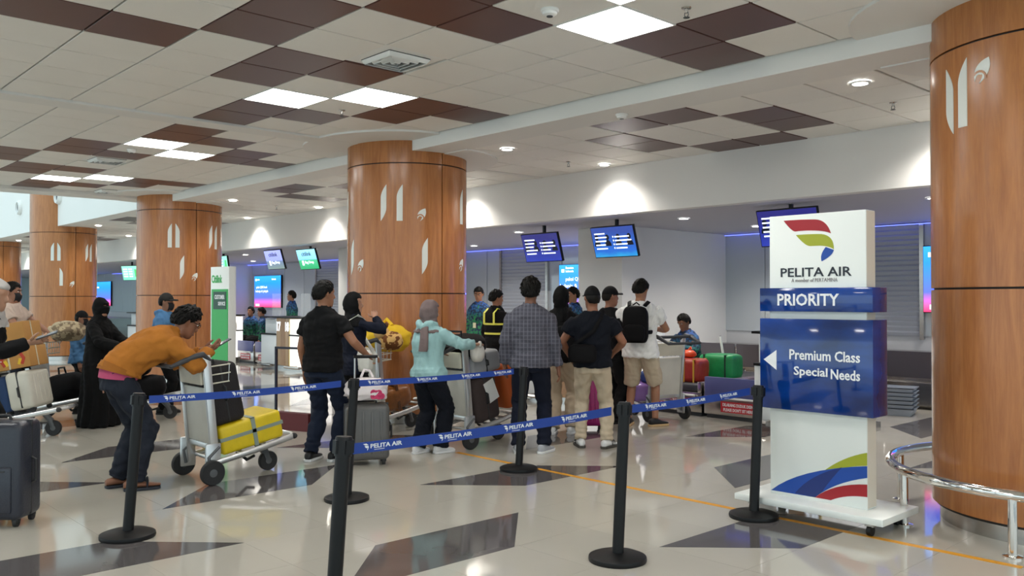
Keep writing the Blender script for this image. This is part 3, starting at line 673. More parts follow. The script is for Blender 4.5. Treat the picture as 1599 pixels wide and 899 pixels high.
# green standing sign by the third column
sp = (-13.35, 6.02)
GS = thing('customer_sign', 'tall white and green standing sign in front of the third wood column', 'sign', (sp[0], sp[1], 0), 8)
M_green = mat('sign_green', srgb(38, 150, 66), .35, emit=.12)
MB().box(-.26, .26, 0, .13, .05, 2.02).build('panel', M_signwhite, GS, bevel=.005); MB().box(-.22, .24, -.008, 0, .5, 1.66).build('green_board', M_green, GS)
MB().box(-.16, .2, -.014, -.008, 1.34, 1.62).build('dark_plate', mat('plate_green', srgb(20, 66, 44), .4), GS); MB().box(-.34, .34, -.12, .25, 0, .05).build('base', M_signwhite, GS, bevel=.005)
sign_text('Citilink', M_green, -.23, 1.76, .3, .13, 0, par=GS); sign_text('CUSTOMER', M_ltr, -.12, 1.5, .28, .07, -.014, par=GS); sign_text('SERVICE', M_ltr, -.02, 1.4, .2, .06, -.014, par=GS)
# small framed stand between the queues
t = thing('framed_stand', 'thin dark frame stand with red foot behind the black-shirted man', 'stand', (-9.0, 4.95, 0), 20)
mb = MB(); mb.box(-.28, -.255, -.012, .012, 0, .95); mb.box(.255, .28, -.012, .012, 0, .95); mb.box(-.28, .28, -.012, .012, .925, .95); mb.build('frame', mat('frame_navy', srgb(24, 28, 48), .4), t)
MB().box(-.25, .25, -.05, .05, 0, .2).build('foot_box', mat('foot_red', srgb(96, 36, 40), .5), t)
# ------------------------------------------------------------------ baggage trolleys
M_tpanel = mat('trolley_panel', srgb(206, 203, 192), .4, var=.06, vscale=6); M_tcream = mat('trolley_cream', srgb(214, 208, 190), .45, var=.05, vscale=8)
M_rub = mat('tyre_rubber', (.02, .02, .021), .7); M_hub = mat('hub_grey', srgb(88, 90, 92), .45); M_grip = mat('grip_grey', srgb(62, 64, 68), .55)
def trolley_proto():
    t = thing('baggage_trolley', '', 'trolley', group='baggage trolleys')
    def wheel(x, y, r):
        w = MB(); w.lathe([(r*.62, -.022), (r*.93, -.024), (r, -.014), (r, .014), (r*.93, .024), (r*.62, .022)], 28, Matrix.Translation((x, y, r)) @ Matrix.Rotation(PI/2, 4, 'Y'))
        o = w.build('wheel', M_rub, t, smooth=True, angle=50)
        h = MB(); h.lathe([(.012, -.026), (r*.63, -.016), (r*.63, .016), (.012, .026)], 20, Matrix.Translation((x, y, r)) @ Matrix.Rotation(PI/2, 4, 'Y')); h.build('hub', M_hub, o, smooth=True, angle=50)
    for s in (-1, 1):
        wheel(s*.29, 0, .1)
        MB().tube([(s*.255, .0, .11), (s*.255, -.02, .22), (s*.255, .07, .3)], [.03, .026, .02], 8, flat=.6).build('fender_bar', M_hub, t, smooth=True)
        MB().box(s*.25-.012, s*.25+.012, -.045, .085, .08, .33).build('wheel_plate', M_alu, t, bevel=.01)
        m = Matrix.Translation((s*.24, .05, .12)) @ Matrix.Rotation(math.radians(5.5), 4, 'X')
        MB().box(-.016, .016, -.034, .034, 0, .93, m).build('post', M_alu, t, bevel=.008)
        MB().tube([(s*.25, .02, .165), (s*.245, .4, .235), (s*.2, .76, .305)], .02, 10, up=(0, 0, 1), flat=1.3).build('side_rail', M_alu, t, smooth=True)
        MB().tube([(s*.235, -.0, 1.0), (s*.25, -.07, 1.055), (s*.255, -.16, 1.035), (s*.25, -.33, .965)], [.02, .03, .032, .018], 10, flat=.8).build('handle_arm', M_grip, t, smooth=True)
        MB().ball((s*.2, .775, .307), (.03, .03, .026)).build('bumper', M_rub, t, smooth=True)
    MB().tube([(-.25, -.32, .968), (.25, -.32, .968)], .017, 10).build('brake_bar', M_grip, t, smooth=True)
    MB().tube([(-.24, -.16, 1.04), (.24, -.16, 1.04)], .019, 10).build('push_bar', M_grip, t, smooth=True)
    wheel(0, .63, .085)
    MB().tube([(0, .63, .09), (0, .6, .17), (0, .52, .25)], [.03, .035, .03], 8, flat=1.).build('front_fork', M_hub, t, smooth=True)
    MB().tube([(0, .5, .14), (.03, .42, .12), (0, .34, .2)], .014, 8).build('brake_lever', M_rub, t, smooth=True)
    MB().tube([(-.2, .76, .305), (-.1, .8, .312), (.1, .8, .312), (.2, .76, .305)], .018, 8).build('front_bar', M_alu, t, smooth=True)
    for y, w in ((.08, .245), (.3, .245), (.52, .235), (.66, .215)): MB().tube([(-w, y, .165+.197*(y-.02)), (w, y, .165+.197*(y-.02))], .014, 8).build('cross_bar', M_alu, t, smooth=True)
    m = Matrix.Translation((0, .05, .12)) @ Matrix.Rotation(math.radians(5.5), 4, 'X')
    pn = MB().box(-.224, .224, -.012, .012, .2, .66, m).build('display_panel', M_tpanel, t, bevel=.004)
    f = MB(); f.box(-.224, .224, -.018, .018, .155, .2, m).build('panel_rail', M_alu, t, bevel=.004)
    MB().box(-.21, .21, -.05, -.02, .69, .85, m).build('basket_plate', M_tcream, t, bevel=.008)
    for k in range(7): MB().tube([m @ Vector((-.2+.4*k/6, .0, .68)), m @ Vector((-.2+.4*k/6, .19, .69)), m @ Vector((-.2+.4*k/6, .21, .83))], .004, 6).build('basket_wire', M_alu, t)
    for z, y in ((.83, .21), (.76, .205), (.69, .19)): MB().tube([m @ Vector((-.21, .0, z)), m @ Vector((-.21, y, z)), m @ Vector((.21, y, z)), m @ Vector((.21, .0, z))], .006, 6).build('basket_rim', M_tcream, t)
    return t
TP = trolley_proto(); TR = {}
for k, (n, x, y, rz, lab) in enumerate((('T1', -7.06, 3.0, 0, 'baggage trolley with yellow parcel, leaned on by the man in mustard jacket'), ('T6', -6.92, 5.6, 0, 'baggage trolley piled with dark cases, pushed by the teal hoodie woman'),
        ('T5', -8.25, 5.45, 3, 'baggage trolley with yellow plush toys behind the teal hoodie woman'), ('T7', -6.55, 8.7, 78, 'baggage trolley with lavender case beside the white shirt backpacker'),
        ('T2', -11.2, 3.72, -26, 'baggage trolley with black bags in front of the veiled woman'), ('T3', -11.9, 3.02, -38, 'baggage trolley with fluffy beige bundle, held by the masked man'), ('T4', -10.84, 2.33, -40, 'baggage trolley with cartons and white case at the left edge'))):
    o = TP if k == 0 else copy_tree(TP); o.location = (x, y, 0); o.rotation_euler = (0, 0, math.radians(rz)); o['label'] = lab; TR[n] = (x, y, rz)
TILT = math.radians(11)
def deck(n, x, y, up=0., extra=0.):
    """location and rotation for a thing standing on a trolley deck, 'up' metres along the tilted normal"""
    tx, ty, rz = TR[n]; rz = math.radians(rz)
    p = Vector((x, y-math.sin(TILT)*up, .188+.197*(y-.02)+math.cos(TILT)*up)); p = Matrix.Rotation(rz, 4, 'Z') @ p
    return (tx+p.x, ty+p.y, p.z), (TILT, 0, rz+math.radians(extra))
# ------------------------------------------------------------------ luggage
def rbox(w, d, h, r=.04, seg=4, z0=0.): return MB().box(-w/2, w/2, -d/2, d/2, z0, z0+h), dict(bevel=r, seg=seg, angle=50)
def suitcase(label, col, w, d, h, loc, rot=(0, 0, 0), ribs=5, soft=False, wheels=True, tele=0., rough=.4, group=None, wheel_col=None, front=-1, name='suitcase', trimcol=None):
    t = thing(name, label, 'suitcase', loc, rot=rot, group=group)
    m = mat('shell_%d_%d_%d' % tuple(int(c*999) for c in col), col, rough, bump=.25 if soft else .03, bscale=90 if soft else 30, var=.06, vscale=7)
    z0 = .045 if wheels else 0.
    mb, kw = rbox(w, d, h-z0, min(.05, d*.2), 4, z0); mb.build('shell', m, t, **kw)
    tm_ = mat('case_trim', (.02, .02, .022), .5)
    zb = MB(); zb.box(-w/2-.002, w/2+.002, -.008, .008, z0+.02, h+.002); zb.build('zip_band', tm_, t, bevel=.004)
    for k in range(ribs):
        x = -w/2+w*(k+1)/(ribs+1)
        for s in (-1, 1): MB().box(x-.012, x+.012, s*d/2-.006, s*d/2+.006, z0+.06, h-.06).build('rib', m, t, bevel=.005)
    if soft:
        MB().box(-w*.38, w*.38, front*d/2-.014, front*d/2+.014, z0+.05, z0+(h-z0)*.55).build('front_pocket', m, t, bevel=.012, seg=3)
        MB().box(-w*.3, w*.3, front*(d/2+.014)-.003, front*(d/2+.014)+.003, z0+(h-z0)*.5, z0+(h-z0)*.515).build('zip', tm_, t)
    MB().tube([(-.09, 0, h), (-.08, 0, h+.03), (.08, 0, h+.03), (.09, 0, h)], .011, 8).build('top_handle', tm_, t, smooth=True)
    MB().tube([(w/2, 0, h*.4), (w/2+.028, 0, h*.42), (w/2+.028, 0, h*.62), (w/2, 0, h*.64)], .01, 8).build('side_handle', tm_, t, smooth=True)
    if wheels:
        for sx in (-1, 1):
            for sy in (-1, 1):
                c = (sx*(w/2-.05), sy*(d/2-.05), .028)
                o = MB().cyl((c[0]-.012, c[1], c[2]), (c[0]+.012, c[1], c[2]), .028, 14).build('wheel', M_rub, t, smooth=True)
                MB().box(c[0]-.022, c[0]+.022, c[1]-.02, c[1]+.02, .03, .07).build('wheel_housing', tm_, t, bevel=.006)
    if tele:
        for s in (-1, 1): MB().cyl((s*.1, -front*d*.3, h-.02), (s*.1, -front*d*.3, h+tele), .009, 8).build('telescopic_tube', M_alu, t, smooth=True)
        MB().tube([(-.11, -front*d*.3, h+tele), (.11, -front*d*.3, h+tele)], .016, 10).build('telescopic_grip', M_black, t, smooth=True)
    return t
def lump_mesh(w, d, h, seed, p=2.6, amp=.06, seg=28, rings=18, flat=True, freq=5.):
    rs = np.random.RandomState(seed); ph = rs.rand(6, 3)*6.28; dr = rs.randn(6, 3)
    V = []; F = []
    f = lambda c: math.copysign(abs(c)**(2/p), c)
    for k in range(rings+1):
        th = -PI/2+PI*k/rings
        for i in range(seg):
            a = 2*PI*i/seg
            v = np.array([f(math.cos(th))*f(math.cos(a))*w/2, f(math.cos(th))*f(math.sin(a))*d/2, f(math.sin(th))*h/2])
            q = v/max(w, d, h)*freq*2; n = sum(math.sin(q @ dr[j]*(1+.5*j)+ph[j, 0])/(1+.5*j) for j in range(6))/3
            v = v*(1+amp*n); V.append((v[0], v[1], (max(v[2], -h*.46) if flat else v[2])+h/2-(.0 if not flat else h*.04)))
    for k in range(rings):
        for i in range(seg): F.append((k*seg+i, k*seg+(i+1) % seg, (k+1)*seg+(i+1) % seg, (k+1)*seg+i))
    F += [tuple(range(seg-1, -1, -1)), tuple(rings*seg+i for i in range(seg))]
    return MB().add(V, F)
def strap(mb, w, d, h, x=None, y=None, t=.004, wd=.018):
    """a band round a box-like bag at x (running over the top) or y"""
    if x is not None: mb.box(x-wd, x+wd, -d/2-t, d/2+t, h-.002, h+t); mb.box(x-wd, x+wd, -d/2-t, -d/2+.002, 0, h+t); mb.box(x-wd, x+wd, d/2-.002, d/2+t, 0, h+t)
    if y is not None: mb.box(-w/2-t, w/2+t, y-wd, y+wd, h-.002, h+t); mb.box(-w/2-t, -w/2+.002, y-wd, y+wd, 0, h+t); mb.box(w/2-.002, w/2+t, y-wd, y+wd, 0, h+t)
BLK = srgb(13, 12, 14)
# mustard man's load
l, r = deck('T1', 0, .40)
t = thing('yellow_parcel', 'yellow plastic-wrapped parcel tied with grey tape on the trolley', 'parcel', l, rot=r)
mb, kw = rbox(.44, .56, .24, .03); mb.build('wrapping', mat('yellow_wrap', srgb(226, 196, 24), .4, var=.06, vscale=9, bump=.25, bscale=18), t, **kw)
M_tape = mat('grey_tape', srgb(138, 150, 140), .4)
for a in (0, 1):
    mb = MB()
    if a: strap(mb, .44, .56, .24, y=.02)
    else: mb.box(-.224, .224, -.284, .284, .115, .145)
    mb.build('tape', M_tape, t)
l, r = deck('T1', .0, .24, .245); suitcase('black soft suitcase standing on the yellow parcel', srgb(32, 27, 28), .40, .30, .50, l, r, 0, True, False, rough=.8)
# grey suitcase with carrier bag
suitcase('dark grey hard suitcase with extended handle beside the black-shirted man', srgb(92, 90, 88), .40, .27, .55, (-6.72, 4.43, 0), (0, 0, math.radians(62)), 4, tele=.42, rough=.35)
t = thing('carrier_bag', 'white plastic carrier bag with pink print on the grey suitcase', 'bag', (-6.72, 4.43, .585), 62)
mb = lump_mesh(.38, .28, .2, 5, 2.9, .2, freq=8.); mb.build('bag', mat('white_plastic_film', srgb(236, 226, 226), .3, var=.04, vscale=9, bump=.35, bscale=14), t, smooth=True, angle=80)
for k in range(7):
    a = .35*math.sin(k*2.1); MB().lathe([(.016, 0), (.022, .004), (.028, 0)], 14, Matrix.Translation((.05+.025*(k % 4), -.138+.006*(k % 2), .04+.03*(k//4)+.01*a)) @ Matrix.Rotation(PI/2, 4, 'X')).build('pink_print', mat('pink_print', srgb(214, 60, 110), .5), t, smooth=True)
MB().tube([(-.05, 0, .2), (-.02, .02, .27), (.03, .02, .26), (.06, 0, .2)], .012, 8).build('bag_handle', mat('white_plastic_film', (1, 1, 1)), t, smooth=True)
# teal hoodie woman's load
l, r = deck('T6', -.0, .33, .0); suitcase('dark brown soft suitcase with white paper tag, on the hoodie woman\'s trolley', srgb(58, 46, 44), .42, .34, .46, l, r, 0, True, False, rough=.8, name='suitcase')

l2, r2 = deck('T6', .215, .40, .30)
t = tag(MB().box(-.002, .002, -.07, .07, -.11, .11).build('paper_tag', mat('paper', srgb(228, 228, 224), .6), None, loc=l2, rot=(r2[0]+.25, 0, r2[2])), 'white paper luggage tag hanging on the brown suitcase', 'tag')
l, r = deck('T6', 0, .36, .495); suitcase('light grey hard case lying across the brown suitcase', srgb(138, 140, 144), .50, .42, .22, l, r, 4, wheels=False, rough=.35)
l, r = deck('T6', .02, .74, .02)
t = thing('orange_bag', 'upright orange bag in front of the brown suitcase', 'bag', l, rot=r)
lump_mesh(.3, .2, .52, 8, 4, .03).build('bag', mat('orange_cloth', srgb(196, 92, 34), .6, bump=.2, bscale=25), t, smooth=True, angle=80); MB().tube([(-.06, 0, .5), (-.05, 0, .56), (.05, 0, .56), (.06, 0, .5)], .01, 8).build('handle', M_black, t, smooth=True)
l, r = deck('T6', 0, .2, .715)
t = thing('black_duffel', 'black duffel bag on top of the grey case under her hand', 'bag', (l[0]-.0, l[1]+.08, l[2]), rot=r)
lump_mesh(.62, .36, .22, 3, 2.8, .08).build('bag', mat('black_nylon', BLK, .7, bump=.3, bscale=20, spec=.15), t, smooth=True, angle=80); MB().tube([(-.12, -.1, .18), (-.1, -.06, .26), (.1, -.06, .26), (.12, -.1, .18)], .012, 8).build('handle', M_black, t, smooth=True)
t = thing('plush_toy', 'small white plush hanging beside the trolley handle', 'plush toy', (-6.62, 5.68, .87), -20)
lump_mesh(.17, .15, .2, 12, 2.1, .05).build('body', mat('white_plush', srgb(206, 200, 192), .9, bump=.4, bscale=120), t, smooth=True, angle=80)
for s in (-1, 1): MB().ball((s*.07, -.0, .18), (.03, .02, .035)).build('ear', MATS['white_plush'], t, smooth=True)
# plush trolley
M_plush = mat('yellow_plush', srgb(232, 190, 30), .8, bump=.3, bscale=60)
t = thing('yellow_bag', 'bright yellow puffy bag heaped on the far trolley', 'bag', (-8.3, 5.75, .9), 15)
lump_mesh(.56, .42, .32, 21, 2.4, .14, freq=7.).build('bag', M_plush, t, smooth=True, angle=80); MB().tube([(-.08, 0, .3), (-.02, .02, .37), (.08, 0, .3)], .02, 8).build('knot', M_plush, t, smooth=True)

def spots(name, c1, c2, sc, th):
    m = bpy.data.materials.new(name); m.use_nodes = True; nt = m.node_tree; b = nt.nodes['Principled BSDF']; MATS[name] = m
    tc = nt.nodes.new('ShaderNodeTexCoord'); v = nt.nodes.new('ShaderNodeTexNoise'); v.inputs['Scale'].default_value = sc; v.inputs['Detail'].default_value = 2
    nt.links.new(tc.outputs['Object'], v.inputs['Vector']); r = nt.nodes.new('ShaderNodeValToRGB'); r.color_ramp.interpolation = 'CONSTANT'; r.color_ramp.elements[0].color = (*c1, 1); r.color_ramp.elements[1].color = (*c2, 1); r.color_ramp.elements[1].position = th
    nt.links.new(v.outputs['Fac'], r.inputs[0]); nt.links.new(r.outputs[0], b.inputs['Base Color']); b.inputs['Roughness'].default_value = .85; return m
t = thing('spotted_plush', 'tan spotted plush toy in front of the yellow bag', 'plush toy', (-8.05, 5.62, .93), 20)
lump_mesh(.3, .24, .22, 25, 2.1, .08).build('body', spots('tan_spots', srgb(222, 178, 110), srgb(120, 70, 30), 13, .55), t, smooth=True, angle=80)
MB().ball((-.08, -.06, .2), (.09, .085, .08), 16, 10).build('head', mat('tan_plush', srgb(224, 184, 120), .9), t, smooth=True)
for s in (-1, 1): MB().ball((-.08+s*.06, -.05, .28), (.028, .02, .032)).build('ear', mat('brown_plush', srgb(96, 58, 30), .9), t, smooth=True)
l, r = deck('T5', 0, .3)
t = thing('brown_bundle', 'glossy brown wrapped bundle low on the far trolley', 'parcel', l, rot=r)
lump_mesh(.44, .5, .3, 31, 3.5, .07).build('wrapping', mat('brown_wrap', srgb(136, 82, 36), .3, var=.25, vscale=14, bump=.4, bscale=20), t, smooth=True, angle=80)
mb = MB(); strap(mb, .42, .48, .29, y=.0); mb.build('tape', mat('brown_tape', srgb(90, 52, 24), .4), t)
# magenta, lavender
suitcase('magenta ribbed hard suitcase between the queueing women and men', srgb(176, 42, 120), .40, .27, .62, (-6.78, 7.48, 0), (0, 0, math.radians(45)), 7, rough=.3, tele=.35)
l, r = deck('T7', -.03, .4); suitcase('lavender hard case lying on the trolley beside the conveyor', srgb(168, 128, 206), .64, .42, .22, l, r, 3, wheels=False, rough=.3)
l, r = deck('T7', 0, .3, .21)
t = thing('blue_pouch', 'blue cloth pouch on the lavender case', 'bag', l, rot=r); lump_mesh(.34, .3, .16, 41, 3, .08).build('bag', mat('blue_cloth', srgb(52, 84, 150), .7, bump=.2, bscale=30), t, smooth=True, angle=80); MB().tube([(-.05, 0, .14), (0, 0, .19), (.05, 0, .14)], .008, 6).build('loop', M_black, t, smooth=True)
# bags on the weighing conveyor
def check_bag(name, label, col, w, d, h, loc, rz, seed, strapcol, sx=(-.3, .3)):
    t = thing(name, label, 'bag', loc, rz)
    lump_mesh(w, d, h, seed, 6, .025, 36, 22).build('bag', mat(name+'_cloth', col, .35, var=.1, vscale=10, bump=.35, bscale=22), t, smooth=True, angle=80)
    for s in sx:
        mb = MB(); strap(mb, w*.985, d*.985, h*.93, x=s*w, wd=.011); mb.build('strap', strapcol, t)
    return t
GT = mat('dark_green_strap', srgb(20, 60, 48), .6); YT = mat('yellow_strap', srgb(206, 160, 50), .5)
check_bag('red_bag', 'red checked bag with yellow straps on the conveyor', srgb(166, 52, 40), .46, .4, .32, (-6.95, 9.72, .40), 10, 51, YT, (-.3, .05, .35))
check_bag('green_bag', 'bright green zipped bag with dark straps on the conveyor', srgb(28, 150, 84), .52, .42, .36, (-6.86, 10.35, .40), 8, 52, GT)
t = thing('orange_carrier', 'small knotted orange plastic bag on the red bag', 'bag', (-6.98, 9.76, .71), 0); lump_mesh(.22, .18, .11, 55, 2.1, .1).build('bag', mat('orange_film', srgb(226, 84, 40), .35), t, smooth=True, angle=80); MB().tube([(0, 0, .09), (.03, .01, .14), (.05, 0, .12)], [.02, .014, .006], 8).build('knot', MATS['orange_film'], t, smooth=True)
t = thing('paper_roll', 'slim white roll sticking up behind the green bag', 'roll', (-6.95, 10.62, .42), 0); MB().cyl((0, 0, 0), (-.1, 0, .55), .018, 10).build('tube', M_whitepl, t, smooth=True); MB().cyl((-.1, 0, .55), (-.101, 0, .556), .012, 10).build('end', M_grip, t)
# left-hand trolleys
suitcase('charcoal suitcase wrapped in clear film, cut by the left edge', srgb(44, 47, 58), .46, .29, .69, (-6.62, 1.44, 0), (0, 0, math.radians(48)), 0, True, True, rough=.3, front=-1)
l, r = deck('T4', .0, .42); suitcase('off-white hard suitcase leaning on the leftmost trolley', srgb(206, 202, 188), .46, .27, .46, l, r, 4, wheels=True, rough=.35, front=1)
l, r = deck('T4', -.1, .13); suitcase('blue suitcase behind the off-white one', srgb(48, 76, 122), .4, .22, .44, l, r, 0, True, True, rough=.7)
M_card = mat('cardboard', srgb(184, 134, 72), .8, var=.06, vscale=6, bump=.05)
for k, (nm, hh, up, ww, dd) in enumerate((('lower brown carton with red and yellow print on the white suitcase', .22, .495, .4, .36), ('upper brown carton tied with pale string on the leftmost trolley', .27, .72, .38, .34))):
    l, r = deck('T4', 0, .40, up)
    t = thing('carton', nm, 'carton', l, rot=r, group='cartons on the leftmost trolley')
    mb, kw = rbox(ww, dd, hh, .006, 2); mb.build('box', M_card, t, **kw)
    mb = MB(); strap(mb, ww, dd, hh, x=.03, wd=.009); mb.build('string', mat('pale_string', srgb(206, 196, 170), .7), t); mb = MB(); strap(mb, ww, dd, hh, y=-.04, wd=.009); mb.build('string', MATS['pale_string'], t)
    if k == 0:
        for s in (-1, 1):
            MB().tube([(ww/2+.002, s*.09, .04), (ww/2+.002, s*.12, .1), (ww/2+.002, s*.09, .16)], .018, 8, flat=.3, up=(1, 0, 0)).build('red_print', mat('print_red', srgb(180, 60, 40), .7), t)
            MB().tube([(ww/2+.002, s*.06, .04), (ww/2+.002, s*.085, .1)], .018, 8, flat=.3, up=(1, 0, 0)).build('yellow_print', mat('print_yellow', srgb(226, 186, 50), .7), t)
t = thing('beige_bundle', 'fluffy beige striped bundle over the masked man\'s trolley', 'bundle', (-11.72, 3.32, .98), -20)
lump_mesh(.52, .4, .26, 61, 2.2, .14).build('cloth', spots('beige_fur', srgb(176, 160, 130), srgb(120, 104, 82), 16, .52), t, smooth=True, angle=80); MB().tube([(-.2, -.12, .1), (0, -.2, .16), (.2, -.14, .1)], .03, 8).build('fold', mat('beige_fold', srgb(186, 170, 142), .9), t, smooth=True)
for k, (n, lab, w, d, h, up, y, sd) in enumerate((('T2', 'black holdall low on the veiled woman\'s trolley', .44, .5, .3, 0, .36, 71), ('T2', 'black rounded bag on top of the holdall', .4, .38, .3, .3, .3, 72), ('T3', 'dark bag at the bottom of the masked man\'s trolley', .44, .46, .34, 0, .36, 73))):
    l, r = deck(n, 0, y, up); t = thing('black_holdall', lab, 'bag', l, rot=r)
    lump_mesh(w, d, h, sd, 3, .06).build('bag', mat('black_nylon', BLK), t, smooth=True, angle=80); MB().tube([(-.1, 0, h*.95), (-.08, 0, h+.06), (.08, 0, h+.06), (.1, 0, h*.95)], .012, 8).build('handle', M_black, t, smooth=True)
    MB().box(-w*.4, w*.4, -d*.5+.0, -d*.5+.012, h*.4, h*.42).build('zip', M_hub, t)
# ------------------------------------------------------------------ people
JOBS = []
def ell(c, right, fwd, rx, ry, n=20, p=2.3):
    o = []
    for i in range(n):
        a = 2*PI*i/n; ca, sa = math.cos(a), math.sin(a)
        o.append(c+right*(rx*math.copysign(abs(ca)**(2/p), ca))+fwd*(ry*math.copysign(abs(sa)**(2/p), sa)))
    return o
TORSO = {'m': [(.79, .12, .095), (.85, .165, .122), (.92, .172, .128), (1.0, .160, .116), (1.08, .158, .112), (1.17, .168, .116), (1.26, .182, .122), (1.33, .188, .112), (1.385, .168, .094), (1.42, .125, .08), (1.445, .085, .068), (1.475, .056, .056)],
         'f': [(.79, .12, .095), (.85, .172, .125), (.92, .176, .128), (1.0, .148, .108), (1.08, .140, .102), (1.17, .150, .112), (1.26, .162, .124), (1.33, .164, .106), (1.385, .144, .088), (1.42, .105, .074), (1.445, .072, .06), (1.475, .05, .05)]}
HEADR = [(-.118, .024, .074, .035), (-.108, .038, .086, .012), (-.09, .05, .09, -.02), (-.06, .060, .089, -.052), (-.02, .067, .086, -.078), (.02, .073, .084, -.094), (.055, .076, .086, -.100), (.085, .070, .074, -.096), (.105, .055, .05, -.078), (.117, .03, .02, -.045)]
def ik(a, b, l1, l2, hint):
    d = b-a; L = d.length
    if L > (l1+l2)*.999: b = a+d*((l1+l2)*.999/L); d = b-a; L = d.length
    x = (l1*l1-l2*l2+L*L)/(2*L); h = math.sqrt(max(l1*l1-x*x, 0)); u = d/L; hv = hint-u*hint.dot(u)
    hv = hv.normalized() if hv.length > 1e-5 else u.orthogonal().normalized()
    return a+u*x+hv*h, b
class Body:
    def __init__(s, H, sex, lean, twist, hipz, py, head, hands, feet, side=0., curl=0.):
        k = s.k = H/1.70; s.sex = sex; P0 = Vector((0, py, hipz)); X = Vector((1, 0, 0)); lean = math.radians(lean); s.twist = math.radians(twist); side = math.radians(side); curl = math.radians(curl)
        s.sp = []; p = P0+Vector((0, 0, -.12)); h = .78
        while h < 1.52:
            a = lean*min(1, max(0, (h-.86)/.2))+curl*min(1, max(0, (h-1.1)/.3)); b = side*min(1, max(0, (h-.9)/.3))
            u = Vector((math.sin(b), math.sin(a)*math.cos(b), math.cos(a)*math.cos(b))); f = Vector((0, math.cos(a), -math.sin(a)))
            tw = s.twist*min(1, max(0, (h-.95)/.35)); r = Matrix.Rotation(tw, 3, u) @ X; f = Matrix.Rotation(tw, 3, u) @ f; r = (r-u*r.dot(u)).normalized()
            s.sp.append((h, p.copy(), r, f, u)); p = p+u*.01; h += .01
        sw = .168 if sex == 'm' else .146
        c, r, f, u = s.at(1.362); s.sh = {'R': c+r*sw, 'L': c-r*sw}; s.u14 = u
        s.el = {}; s.wr = {}; s.hd = {}
        for q, sg in (('R', 1), ('L', -1)):
            d = hands.get(q) or {}
            w = Vector(d.get('p', s.sh[q]+Vector((sg*.075, .05, -.515)))); hint = Vector(d.get('e', (sg*.35, -1, -.2)))
            s.el[q], s.wr[q] = ik(s.sh[q], w, .285, .25, hint)
            dr = (s.wr[q]-s.el[q]).normalized(); s.hd[q] = (Vector(d['d']).normalized() if 'd' in d else dr, Vector(d['n']).normalized() if 'n' in d else Vector((-sg, .1, -.1)), d.get('c', 18))
        s.hip = {}; s.kn = {}; s.an = {}; s.fy = {}
        for q, sg in (('R', 1), ('L', -1)):
            fx, fy, yw = feet.get(q, (sg*.1, 0, -sg*8)); J = P0+Vector((sg*.088, 0, -.03)); A = Vector((fx, fy, .085))
            s.kn[q], s.an[q] = ik(J, A, .43, .41, Vector((sg*.12, 1, 0))); s.hip[q] = J; s.fy[q] = yw
            s.an[q] = A
        c, r, f, u = s.at(1.46); hy, hp = math.radians(head[0]), math.radians(head[1])
        nd = (u*.55+Vector((0, math.sin(hp)*.3, .75))).normalized(); s.N0 = c; s.HR = Matrix.Rotation(hy, 3, 'Z') @ Matrix.Rotation(-hp, 3, 'X')
        s.HC = c+nd*.125+s.HR @ Vector((0, .018, 0))
    def at(s, h):
        k = min(range(len(s.sp)), key=lambda i: abs(s.sp[i][0]-h)); return s.sp[k][1:5]
    def torso(s, mb, h0, h1, e=0., flare=0., belly=0., sc=1.):
        R = [q for q in TORSO[s.sex]]; hs = sorted(set([h0]+[q[0] for q in R if h0 < q[0] < h1]+[h1])); rings = []
        for h in hs:
            rx = float(np.interp(h, [q[0] for q in R], [q[1] for q in R])); ry = float(np.interp(h, [q[0] for q in R], [q[2] for q in R]))
            if h < .86 and e > 0: rx, ry = max(rx, .165), max(ry, .12)
            c, r, f, u = s.at(h); g = e+flare*max(0, (1.0-h)/.2); bl = belly*math.exp(-((h-1.03)/.1)**2)
            rings.append(ell(c+f*bl*.5, r, f, rx*sc+g+bl*.4, ry*sc+g+bl*.5))
        mb.loft(rings)
    def arm(s, mb, q, t0=0., t1=2., e=0., cuff=0.):
        a, b, c = s.sh[q], s.el[q], s.wr[q]; rad = [(0, .046), (.12, .053), (.3, .054), (.8, .044), (1, .042), (1.25, .042), (1.7, .032), (2, .027)]
        if s.sex == 'f': rad = [(t, r*.88) for t, r in rad]
        pt = lambda t: a.lerp(b, t) if t <= 1 else b.lerp(c, t-1)
        ts = sorted(set([t0]+[t for t in (0, .15, .3, .5, .7, .85, 1, 1.12, 1.3, 1.5, 1.7, 1.85, 2) if t0 < t < t1]+[t1]))
        mb.tube([pt(t) for t in ts], [float(np.interp(t, [x[0] for x in rad], [x[1] for x in rad]))+e+(cuff*max(0, (t-t0)/(t1-t0)) if t1 > t0 else 0) for t in ts], 14)
    def leg(s, mb, q, t0=0., t1=2., e=0., wide=0., sc=1.):
        a, b, c = s.hip[q], s.kn[q], s.an[q]; rad = [(0, .092), (.3, .085), (.7, .066), (1, .056), (1.3, .056), (1.7, .042), (2, .038)]
        pt = lambda t: a.lerp(b, t) if t <= 1 else b.lerp(c, t-1)
        ts = sorted(set([t0]+[t for t in np.linspace(0, 2, 13) if t0 < t < t1]+[t1]))
        mb.tube([pt(t) for t in ts], [float(np.interp(t, [x[0] for x in rad], [x[1] for x in rad]))*sc+e+wide*max(0, t/2) for t in ts], 16)
    def hpt(s, v): return s.HC+s.HR @ Vector(v)
